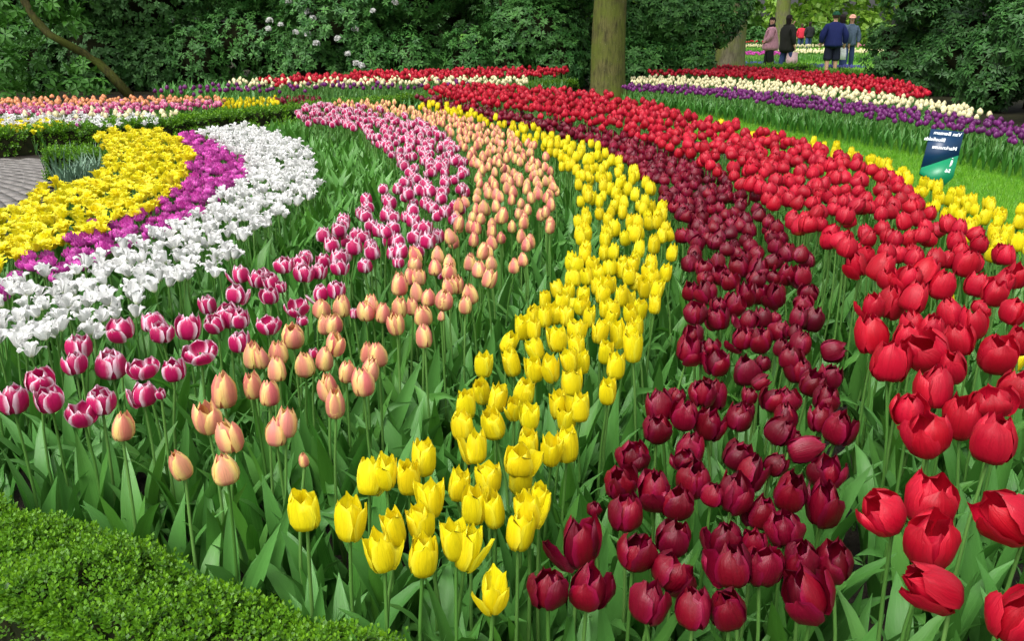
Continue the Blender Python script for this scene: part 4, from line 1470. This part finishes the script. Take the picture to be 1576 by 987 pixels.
def trunk_t(pts, rad, ns=22, seed=0, flare=0.0, rough=0.03):
    g = np.random.default_rng(seed)
    ph = g.random(8) * 6.28
    t = tube(pts, [1.0] * len(pts), ns, True)
    pts = np.asarray(pts, float)
    v = t.v.copy()
    for i in range(len(pts)):
        for k in range(ns):
            a = 2 * math.pi * k / ns
            z = pts[i][2]
            r = rad[i] * (1 + rough * (math.sin(3 * a + ph[0] + z * 0.6) + 0.6 * math.sin(5 * a + ph[1] - z) + 0.5 * math.sin(9 * a + ph[2] + 2 * z)))
            fl = flare * math.exp(-z / 0.22) * (0.65 + 0.5 * math.sin(5 * a + ph[3]) + 0.25 * math.sin(3 * a + ph[4]))
            r *= 1 + max(fl, -0.2)
            v[i * ns + k] = pts[i] + (t.v[i * ns + k] - pts[i]) * r
    t.v = v
    return t


def tree(name, label, x, y, r, h, mat, leafm, ts, ncr, sc, seed, lean=(0, 0), crown_z=0.75, crown_r=(3, 3, 2), flare=0.6, low=None, group=None):
    g = np.random.default_rng(seed)
    root = empty(name, (x, y, 0))
    tag(root, label, 'tree', group)
    n = 26
    zs = [h * (i / n) ** 1.6 for i in range(n + 1)]
    pts = [(lean[0] * z / h + 0.02 * math.sin(z * 1.3 + seed), lean[1] * z / h, z - (0.05 if i == 0 else 0)) for i, z in enumerate(zs)]
    rad = [r * (1 - 0.45 * z / h) for z in zs]
    tk = obj('trunk', tmesh('trunk', trunk_t(pts, rad, 26, seed, flare), [MT[mat]]), root)
    top = np.array(pts[-1])
    lobes = []
    for i in range(6):
        a = i * 1.05 + g.random() * 0.5
        z0 = h * g.uniform(0.6, 0.98)
        b = np.array([lean[0] * z0 / h, lean[1] * z0 / h, z0])
        e = b + np.array([math.cos(a) * crown_r[0] * 0.7, math.sin(a) * crown_r[1] * 0.7, crown_r[2] * g.uniform(0.2, 0.8)])
        m_ = (b + e) / 2 + np.array([0, 0, 0.3])
        obj('limb', tmesh('limb', tube([b, m_, e], [r * 0.32, r * 0.2, r * 0.07], 8), [MT[mat]]), root)
        lobes.append((tuple(e), (crown_r[0] * 0.5, crown_r[1] * 0.5, crown_r[2] * 0.5)))
    lobes.append((tuple(top + np.array([0, 0, crown_r[2] * 0.6])), tuple(0.6 * q for q in crown_r)))
    for l in (low or []):
        lobes.append(l)
    gs, _ = foliage_groups(lobes, ncr, ts, sc, g, False, 0.6, 0.2)
    o = obj('crown', build_mesh('crown', gs, [MT[leafm]]), root)
    o['kind'] = 'stuff'
    return root


tree('beech_tree', 'big straight mossy tree trunk standing behind the red tulips', 1.72, 16.4, 0.315, 7.5, 'bark', 'beech2', BEE, 450, 1.9, 3, (0.12, 0.2), crown_r=(3.2, 3.2, 2.0), flare=0.32)
tree('beech_tree', 'thick grey tree trunk with moss beside the rounded rhododendron', 5.8, 24.3, 0.4, 8.0, 'bark2', 'beech2', BEE, 450, 2.0, 5, (-0.1, 0.3), crown_r=(3.2, 3.2, 2.0), flare=0.5)
tree('beech_tree', 'grey trunk rising behind the woman in pink', 12.1, 41.5, 0.35, 9.0, 'bark2', 'beech', BEE, 500, 2.0, 8, (0.1, 0.2), crown_r=(3.5, 3.0, 2.2), flare=0.3)

# leaning mossy stem at the upper left with its broad leaves
lr = empty('leaning_tree', at_d(190, 133, 17.2) * np.array([1, 1, 0]))
tag(lr, 'thin mossy trunk leaning left over the dark shrubs, with broad leaves', 'tree')
off = np.array(lr.location)
pp_ = [at_d(u, v, d) - off for u, v, d in [(200, 140, 17.3), (168, 112, 17.1), (150, 95, 17.0), (130, 82, 16.9), (100, 66, 16.8), (75, 52, 16.7), (55, 30, 16.6), (38, 2, 16.5), (20, -45, 16.4), (0, -110, 16.3), (-40, -190, 16.2)]]
pp_[0][2] = 0.0
obj('trunk', tmesh('trunk', tube(pp_, [0.1, 0.085, 0.08, 0.078, 0.075, 0.075, 0.075, 0.072, 0.07, 0.06, 0.04], 10), [MT['bark']]), lr)
lob = []
for (u, v, d, r) in [(-30, 20, 15.6, 0.45), (15, 55, 15.4, 0.35), (-20, 110, 15.5, 0.5), (10, 155, 15.6, 0.3), (95, 8, 16.2, 0.35), (110, 38, 16.3, 0.25), (70, 130, 16.0, 0.3), (128, 100, 16.3, 0.2), (100, 135, 16.1, 0.3), (150, 134, 16.3, 0.25), (-40, -90, 15.8, 0.8), (60, -110, 16.2, 0.8), (150, -80, 16.6, 0.6), (40, 95, 15.9, 0.25)]:
    lob.append((tuple(at_d(u, v, d) - off), (r * 1.5, r, r * 0.8)))
gs, _ = foliage_groups(lob, 650, CHE, 0.9, np.random.default_rng(77), False, 0.9, 0.3)
o = obj('crown', build_mesh('crown', gs, [MT['chest']]), lr)
o['kind'] = 'stuff'

# bright trees beyond the far garden
for i, (x, y, lab) in enumerate([(10.5, 70, 'bright spring green tree behind the mossy trunk far off'), (17, 76, 'bright spring green tree above the two far walkers'), (23.5, 70, 'bright spring green tree far off behind the man in shorts'),
                                 (30, 74, 'spring green tree far off behind the right bushes'), (5, 78, 'spring green tree hidden far behind the rhododendrons'), (14, 88, 'tall pale green tree at the very back of the garden'), (22, 90, 'pale green tree at the back of the garden, right')]):
    lows = [((random.uniform(-3, 3), random.uniform(-1.5, 0.5), random.uniform(1.0, 4.5)), (1.9, 1.2, 1.3)) for _ in range(7)]
    tree('spring_tree', lab, x, y, 0.3, 7.0, 'bark2', 'beech' if i % 3 != 1 else 'beech2', BEE, 750, 3.2, 20 + i, (0.2, 0), crown_r=(4.2, 3.2, 3.0), low=lows, group='far spring trees')
for i, (x, y, h, m, lab) in enumerate([(12.6, 66, 1.9, 'rhodo2', 'far round bush between the two grey trunks'), (17.0, 68, 1.5, 'rhodo2', 'far low bush right of the distant grey trunk'), (21.5, 68, 1.8, 'beech2', 'far pale bush behind the two distant walkers'), (26.5, 66, 2.0, 'beech2', 'far bush behind the man in shorts')]):
    shrub('shrub', lab, x, y, 1.7, 1.1, h, 500, BEE, m, 1.5, 700 + i, 6, 'far bushes')

# ------------------------------------------------------------------ far beds seen through the gap
def far_patch(k, label, x0, x1, y0, y1, z, sp, sc, leafm='leaf2', nleaf=2):
    P = scatter(np.array([(x0, y0), (x1, y0), (x1, y1), (x0, y1)]), sp)
    tulip_stuff('tulip_bed', label, k, P, np.array([z]), nleaf, leafm, sc)


far_patch('cream', 'far pale yellow tulip bed behind the woman in pink', 10.6, 16.0, 46, 50, 0.45, 0.22, 1.5)
far_patch('purpleD', 'far purple tulip bed left of the woman in pink', 8.4, 10.6, 34.0, 36.5, 0.4, 0.16, 1.4)
far_patch('cream', 'far cream tulip bed below the two distant walkers', 11.3, 16.6, 36.0, 39.5, 0.42, 0.17, 1.4)
far_patch('blue', 'blue flower patch left of the man in shorts', 8.9, 10.9, 27.6, 29.0, 0.2, 0.09, 0.9, 'leaf2', 1) if 'blue' in KIND else None
KIND['blue'] = dict(KIND['purple'], H=0.09, R=0.02)
far_patch('blue', 'blue flower patch between the dark coat and man in shorts', 9.0, 10.6, 27.3, 29.2, 0.2, 0.1, 0.9, 'leaf2', 1)
far_patch('blue', 'blue flower patch right behind the woman in pink', 7.2, 9.0, 29.5, 31.0, 0.2, 0.12, 0.9, 'leaf2', 1)
far_patch('red', 'far red tulip strip under the spring trees', 12.5, 17.0, 60, 61, 0.5, 0.25, 1.5)
far_patch('pink', 'far pink tulips beside the two distant walkers', 16.6, 18.5, 48, 50, 0.45, 0.25, 1.4)

# ------------------------------------------------------------------ name board in the lawn
MT['navy'] = plain_mat('sign_navy', (0.004, 0.03, 0.08), 0.3, 0.5, 3.0, 0.1, 0.02)
MT['signgreen'] = plain_mat('sign_green', (0.005, 0.2, 0.085), 0.3, 0.5, 3.0, 0.1, 0.02)
MT['signedge'] = plain_mat('sign_edge', (0.008, 0.02, 0.03), 0.5, 0.4, 3.0)
SC = at_d(1450, 240, 6.3)
sn_ = np.array([-0.30, -0.86, 0.42])
sn_ /= np.linalg.norm(sn_)


def on_sign(u, v, lift=0.0):
    d = ray(u, v)
    C0 = np.array([0, 0, CAMZ])
    t = ((SC - C0) @ sn_) / (d @ sn_)
    return C0 + d * t + sn_ * lift


sg = empty('garden_sign', (SC[0], SC[1] + 0.03, 0))
tag(sg, 'slanted navy and green name board standing in the lawn strip', 'sign')
so = np.array(sg.location)
corners = [(1433, 198), (1484, 203), (1467, 273), (1450, 288), (1415, 267)]


def slab(uvs, l0, l1):
    a = [on_sign(u, v, l1) - so for u, v in uvs]
    b = [on_sign(u, v, l1) - so - sn_ * (l1 - l0) for u, v in uvs]
    n = len(uvs)
    f = [tuple(range(n))[::-1], tuple(range(n, 2 * n))] + [(i, (i + 1) % n, n + (i + 1) % n, n + i) for i in range(n)]
    return T(a + b, f)


obj('board', tmesh('board', slab(corners, -0.024, -0.002), [MT['signedge']], False), sg)
obj('navy_panel', tmesh('navy_panel', slab([(1433, 198), (1484, 203), (1475.5, 239), (1417.5, 258)], -0.0015, 0.001), [MT['navy']], False), sg)
obj('green_panel', tmesh('green_panel', slab([(1417.5, 258), (1475.5, 239), (1467, 273), (1450, 288), (1415, 267)], -0.0015, 0.001), [MT['signgreen']], False), sg)
st_b = on_sign(1446, 270, -0.03) - so
obj('stake', tmesh('stake', tube([(st_b[0] + 0.0, st_b[1] + 0.03, 0), st_b], [0.014, 0.014], 6), [MT['signedge']], False), sg)
e1 = on_sign(1484, 203) - on_sign(1433, 198)
e1 /= np.linalg.norm(e1)
e2 = np.cross(sn_, e1)
e2 /= np.linalg.norm(e2)
sk = on_sign(1433, 198) - on_sign(1415, 267)


def sign_text(body, u, v, size, align='LEFT'):
    me = TEXT_ME[body]
    t = obj('lettering', me, sg)
    M = np.eye(4)
    M[:3, 0] = -e1          # the writing runs mirrored, as the picture shows it
    M[:3, 1] = e2
    M[:3, 2] = sn_
    M[:3, 3] = on_sign(u, v, 0.003) - so
    mm = Matrix(M)
    cu_t = mm
    t.matrix_local = cu_t
    return t


sign_text('Van Bentem', 1479, 210.5, 0.034)
sign_text('Bluefields', 1454.5, 218.5, 0.034)
sign_text('Markneuse', 1472, 232, 0.034)
sign_text('56', 1462, 266, 0.036)
ic = join([tube([on_sign(1466.0, 244.5, 0.002) - so, on_sign(1466.3, 243.9, 0.002) - so], [0.008, 0.008], 8),
           slab([(1464.2, 246.5), (1467, 247), (1465.2, 254), (1462.0, 256.8), (1460.6, 256.4), (1462.6, 252), (1463.4, 249)], 0.0012, 0.0022)])
obj('icon', tmesh('icon', ic, [MT['print']], False), sg)

# ------------------------------------------------------------------ people
def cloth(name, c):
    return plain_mat(name, c, 0.8, 0.2, 18.0, 0.25, 0.3, dist=0.01)


MT['skin'] = plain_mat('skin', (0.55, 0.3, 0.21), 0.5, 0.4, 10.0, 0.1, 0.05)
CL = {'pink': cloth('coat_pink', (0.45, 0.22, 0.28)), 'black': cloth('cloth_black', (0.012, 0.012, 0.014)), 'darkgreen': cloth('coat_dark', (0.016, 0.016, 0.013)),
      'navy': cloth('jacket_navy', (0.010, 0.016, 0.085)), 'shorts': cloth('shorts_dark', (0.012, 0.014, 0.03)), 'jeans': cloth('jeans', (0.03, 0.05, 0.13)), 'red': cloth('jacket_red', (0.42, 0.02, 0.04)),
      'hair': cloth('hair_dark', (0.015, 0.01, 0.009)), 'cap': cloth('cap_green', (0.01, 0.07, 0.035)), 'greyblue': cloth('jacket_greyblue', (0.06, 0.09, 0.13)), 'shoe': cloth('shoe', (0.03, 0.025, 0.025)),
      'white': cloth('bag_white', (0.7, 0.7, 0.72)), 'pinkbag': cloth('bag_pink', (0.6, 0.4, 0.42)), 'peach': cloth('hat_peach', (0.6, 0.3, 0.22)), 'brown': cloth('hair_brown', (0.05, 0.03, 0.02))}


def skin_mesh(name, verts, edges, rad, mat, parent, root_i=0, sub=2):
    me = bpy.data.meshes.new(name)
    me.from_pydata([tuple(v) for v in verts], edges, [])
    o = obj(name, me, parent)
    me.materials.append(mat)
    o.modifiers.new('skin', 'SKIN').use_smooth_shade = True
    me.skin_vertices[0]
    for i, r in enumerate(rad):
        sv = me.skin_vertices[0].data[i]
        sv.radius = (r, r) if not isinstance(r, tuple) else r
        sv.use_root = (i == root_i)
    s = o.modifiers.new('sub', 'SUBSURF')
    s.levels = sub
    s.render_levels = sub
    return o


def person(label, loc, rz, h, top, bottom, hair, arms, shorts=False, cap=None, build=1.0, coat_len=0.0, head_turn=0.0, scarf=None, step=0.06, group=None):
    """rz = 0 faces +Y (away from the camera); arms: ((elbow),(wrist)) for each side in units of height"""
    root = empty('person', loc)
    root.rotation_euler.z = rz
    tag(root, label, 'person', group)
    b = build
    S = h
    V, E, Rr = [], [], []

    def add(p, r, par=None):
        V.append(np.array(p) * S)
        Rr.append(r * S if not isinstance(r, tuple) else (r[0] * S, r[1] * S))
        if par is not None:
            E.append((par, len(V) - 1))
        return len(V) - 1
    pel = add((0, 0, 0.53), (0.085 * b, 0.065 * b))
    wa = add((0, 0, 0.62), (0.075 * b, 0.058 * b), pel)
    ch = add((0, 0, 0.74), (0.09 * b, 0.06 * b), wa)
    nb = add((0, 0, 0.82), (0.045, 0.04), ch)
    nk = add((0, 0.005, 0.865), (0.032, 0.033), nb)
    ch_d = np.array([math.sin(head_turn), math.cos(head_turn)])
    jaw = add((ch_d[0] * 0.012, ch_d[1] * 0.012, 0.893), (0.04, 0.043), nk)
    hd = add((0, 0, 0.935), (0.048, 0.054), jaw)
    hd2 = add((0, 0, 0.968), (0.04, 0.045), hd)
    legs = {}
    for s in (-1, 1):
        hp = add((s * 0.048 * b, 0, 0.49), 0.06 * b, pel)
        kn = add((s * 0.055 * b, s * step * 0.5 + 0.012, 0.28), 0.038 * b, hp)
        an = add((s * 0.058 * b, s * step - 0.01, 0.045), 0.024, kn)
        to = add((s * 0.064 * b, s * step + 0.07, 0.018), 0.02, an)
        legs[s] = (hp, kn, an, to)
        sh = add((s * 0.1 * b, 0, 0.772), 0.036 * b, ch)
        el = add((arms[s][0][0], arms[s][0][1], arms[s][0][2]), 0.029 * b, sh)
        wr = add(arms[s][1], 0.018, el)
        dr = np.array(arms[s][1]) - np.array(arms[s][0])
        dr /= np.linalg.norm(dr)
        pm = add(np.array(arms[s][1]) + dr * 0.03, (0.019, 0.011), wr)
        sidev = np.cross(dr, [0, 0, 1.0] if abs(dr[2]) < 0.9 else [0, 1.0, 0])
        sidev /= np.linalg.norm(sidev)
        for fi, (of, ln) in enumerate([(-0.015, 0.034), (-0.005, 0.042), (0.005, 0.04), (0.014, 0.03)]):
            add(np.array(arms[s][1]) + dr * (0.035 + ln) + sidev * of + np.array([0, 0.006, 0]), 0.0055, pm)
        add(np.array(arms[s][1]) + dr * 0.03 + sidev * -0.03, 0.0062, wr)
    skin_mesh('body', V, E, Rr, MT['skin'], root, 0)
    # face details
    fd = np.array([ch_d[0], ch_d[1], 0])
    sdv = np.array([ch_d[1], -ch_d[0], 0])
    nose = lump(rng, np.array((0, 0, 0.925)) * S + fd * 0.058 * S, (0.008 * S, 0.008 * S, 0.012 * S), 4)
    obj('nose', tmesh('nose', nose, [MT['skin']]), root)
    for s in (-1, 1):
        obj('eye', tmesh('eye', lump(rng, np.array((0, 0, 0.94)) * S + fd * 0.05 * S + sdv * s * 0.02 * S, (0.006 * S,) * 3, 4), [CL['hair']]), root)
        obj('ear', tmesh('ear', lump(rng, np.array((0, 0, 0.932)) * S + sdv * s * 0.05 * S, (0.008 * S, 0.012 * S, 0.016 * S), 4), [MT['skin']]), root)
    obj('mouth', tmesh('mouth', lump(rng, np.array((0, 0, 0.902)) * S + fd * 0.05 * S, (0.012 * S, 0.008 * S, 0.004 * S), 4), [CL['red']]), root)
    # jacket
    JV, JE, JR = [], [], []

    def jadd(p, r, par=None):
        JV.append(np.array(p) * S)
        JR.append(r * S if not isinstance(r, tuple) else (r[0] * S, r[1] * S))
        if par is not None:
            JE.append((par, len(JV) - 1))
        return len(JV) - 1
    c0 = jadd((0, 0, 0.74), (0.112 * b, 0.085 * b))
    c1 = jadd((0, 0, 0.62), 0.112 * b, c0)
    c2 = jadd((0, 0, 0.50 - coat_len * 0.4), 0.128 * b, c1)
    jadd((0, 0, 0.43 - coat_len), 0.138 * b, c2)
    n0 = jadd((0, 0, 0.815), (0.07 * b, 0.06 * b), c0)
    jadd((0, 0, 0.855), (0.048, 0.048), n0)
    for s in (-1, 1):
        a = jadd((s * 0.1 * b, 0, 0.772), 0.05 * b, c0)
        e = jadd(arms[s][0], 0.046 * b, a)
        w = np.array(arms[s][1])
        jadd(w - (w - np.array(arms[s][0])) * 0.06, 0.033 * b, e)
    skin_mesh('jacket', JV, JE, JR, CL[top], root, 0)
    # trousers or shorts
    TV, TE, TR = [np.array((0, 0, 0.52)) * S], [], [0.066 * S * b]
    for s in (-1, 1):
        hp, kn, an, to = legs[s]
        i = len(TV)
        kp = V[kn]
        ap = V[an] + np.array([0, 0, 0.01 * S])
        TV.append(V[hp])
        TR.append(0.056 * S * b)
        TE.append((0, i))
        TV.append(kp)
        TR.append((0.062 if shorts else 0.052) * S * b)
        TE.append((i, i + 1))
        TV.append(kp + (ap - kp) * (0.28 if shorts else 1.0))
        TR.append((0.062 if shorts else 0.042) * S * b)
        TE.append((i + 1, i + 2))
    skin_mesh('shorts' if shorts else 'trousers', TV, TE, TR, CL[bottom], root, 0)
    for s in (-1, 1):
        hp, kn, an, to = legs[s]
        skin_mesh('shoe', [V[an] - np.array([0, 0.02 * S, 0.012 * S]), V[an] + np.array([0, 0.03 * S, -0.016 * S]), V[to] + np.array([0, 0.01 * S, 0])], [(0, 1), (1, 2)], [0.026 * S, 0.028 * S, 0.022 * S], CL['shoe'], root, 0, 1)
    # hair: shell over the back and top of the head, open at the face
    hv, hf = [], []
    n = 10
    for j in range(n + 1):
        th = math.pi * 0.72 * j / n
        for i in range(16):
            ph = 2 * math.pi * i / 16
            d = np.array([math.sin(th) * math.cos(ph), math.sin(th) * math.sin(ph), math.cos(th)])
            front = d[:2] @ ch_d
            k = 1.0 if not (front > 0.45 and d[2] < 0.45) else 0.72
            drop = 0.06 if (front < 0.2 and j == n and not shorts) else 0
            hv.append((np.array((0, 0, 0.945)) + d * np.array((0.058, 0.064, 0.062)) * k - np.array([0, 0, drop])) * S)
    for j in range(n):
        for i in range(16):
            i2 = (i + 1) % 16
            hf.append((j * 16 + i, (j + 1) * 16 + i, (j + 1) * 16 + i2, j * 16 + i2))
    obj('hair', tmesh('hair', T(hv, hf), [CL[hair]]), root)
    if cap:
        cv = []
        for j in range(7):
            th = math.pi * 0.5 * j / 6
            for i in range(16):
                ph = 2 * math.pi * i / 16
                cv.append((np.array((0, 0, 0.952)) + np.array((0.065 * math.sin(th) * math.cos(ph), 0.071 * math.sin(th) * math.sin(ph), 0.062 * math.cos(th)))) * S)
        cf = [(j * 16 + i, (j + 1) * 16 + i, (j + 1) * 16 + (i + 1) % 16, j * 16 + (i + 1) % 16) for j in range(6) for i in range(16)]
        bo = len(cv)
        for i in range(7):
            a = -0.9 + 1.8 * i / 6
            dd = ch_d * math.cos(a) + np.array([ch_d[1], -ch_d[0]]) * math.sin(a)
            cv.append(np.array([dd[0] * 0.066, dd[1] * 0.07, 0.955]) * S)
            cv.append(np.array([dd[0] * 0.07 + ch_d[0] * 0.045 * math.cos(a), dd[1] * 0.07 + ch_d[1] * 0.045 * math.cos(a), 0.945]) * S)
        cf += [(bo + 2 * i, bo + 2 * i + 1, bo + 2 * i + 3, bo + 2 * i + 2) for i in range(6)]
        obj('cap', tmesh('cap', T(cv, cf), [CL[cap]]), root)
    if scarf:
        sc_ = [(0.045 * math.cos(a) * S, 0.047 * math.sin(a) * S, (0.85 + 0.008 * math.sin(2 * a)) * S) for a in np.linspace(0, 2 * math.pi, 15)]
        obj('scarf', tmesh('scarf', tube(sc_, [0.02 * S] * 15, 7), [CL[scarf]]), root)
    return root


def on_ground(u, d, h=0.0):
    x = (u - 788) / FPX
    # point on the ground at depth d along the viewing axis
    # depth = y*cT - z*sT, with z = -CAMZ
    y = (d + (-CAMZ) * sT) / cT
    return (x * d, y, 0.0)


hang = {-1: ((-0.15, -0.01, 0.63), (-0.15, 0.03, 0.49)), 1: ((0.15, -0.01, 0.63), (0.15, 0.03, 0.49))}
person('person in a pink coat and black trousers, looking back over the shoulder', on_ground(1182, 27.2), math.radians(75), 1.62, 'pink', 'black', 'hair',
       {-1: ((-0.15, 0.01, 0.64), (-0.11, 0.1, 0.56)), 1: ((0.15, -0.02, 0.64), (0.13, 0.05, 0.5))}, coat_len=0.05, head_turn=math.radians(-85), scarf='black', build=1.28)
person('person in a long dark coat and jeans raising a hand to the face', on_ground(1207, 25.6), math.radians(-65), 1.66, 'darkgreen', 'jeans', 'hair',
       {-1: ((-0.13, 0.1, 0.7), (-0.05, 0.13, 0.84)), 1: ((0.15, -0.01, 0.63), (0.15, 0.03, 0.5))}, coat_len=0.07, build=1.1)
person('large person seen from behind in navy jacket, dark shorts and green cap', on_ground(1277, 25.6), math.radians(-8), 1.74, 'navy', 'shorts', 'brown',
       {-1: ((-0.19, -0.02, 0.63), (-0.19, 0.02, 0.5)), 1: ((0.19, -0.02, 0.63), (0.19, 0.03, 0.49))}, shorts=True, cap='cap', build=1.25, step=0.02)
person('person in grey blue jacket half hidden behind the navy jacket', on_ground(1288, 26.8), math.radians(-20), 1.7, 'greyblue', 'jeans', 'hair', hang, build=1.1)
person('person in a peach hat glimpsed beside the dark right bushes', on_ground(1303, 28.4), math.radians(160), 1.7, 'greyblue', 'jeans', 'brown', hang, cap='peach', build=1.0)
person('distant walker in a red jacket and jeans', on_ground(1231, 56), math.radians(-10), 1.6, 'red', 'jeans', 'brown', hang, build=1.15)
person('distant walker in a dark jacket beside the red one', on_ground(1243, 55), math.radians(8), 1.7, 'black', 'jeans', 'hair', hang, build=1.25)


def bag(label, loc, mat, h=0.34):
    root = empty('shopping_bag', loc)
    tag(root, label, 'bag')
    w, d = h * 0.42, h * 0.2
    v = [(-w, -d, 0), (w, -d, 0), (w, d, 0), (-w, d, 0), (-w * 1.05, -d * 0.7, h * 0.5), (w * 1.05, -d * 0.8, h * 0.5), (w * 1.02, d * 0.8, h * 0.5), (-w, d * 0.8, h * 0.5), (-w * 0.95, -d * 0.3, h), (w * 0.95, -d * 0.4, h), (w * 0.95, d * 0.4, h), (-w * 0.9, d * 0.3, h)]
    f = [(3, 2, 1, 0)] + [(a * 4 + i, a * 4 + (i + 1) % 4, a * 4 + 4 + (i + 1) % 4, a * 4 + 4 + i) for a in (0, 1) for i in range(4)]
    obj('pouch', tmesh('pouch', T(v, f), [CL[mat]], False), root)
    for s in (-1, 1):
        hp = [(w * 0.5 * math.cos(a), s * d * 0.35, h + h * 0.45 * math.sin(a)) for a in np.linspace(math.pi, 0, 9)]
        obj('handle', tmesh('handle', tube(hp, [0.008] * 9, 5), [CL[mat]]), root)


p_ = on_ground(1216, 25.5)
bag('pink and white shopping bag beside the person in jeans', (p_[0], p_[1], 0.28), 'pinkbag', 0.36)
p_ = on_ground(1290, 25.9)
bag('white bag hanging beside the large person in navy', (p_[0], p_[1], 0.42), 'white', 0.34)
print('OBJECTS TOTAL', len(bpy.data.objects))
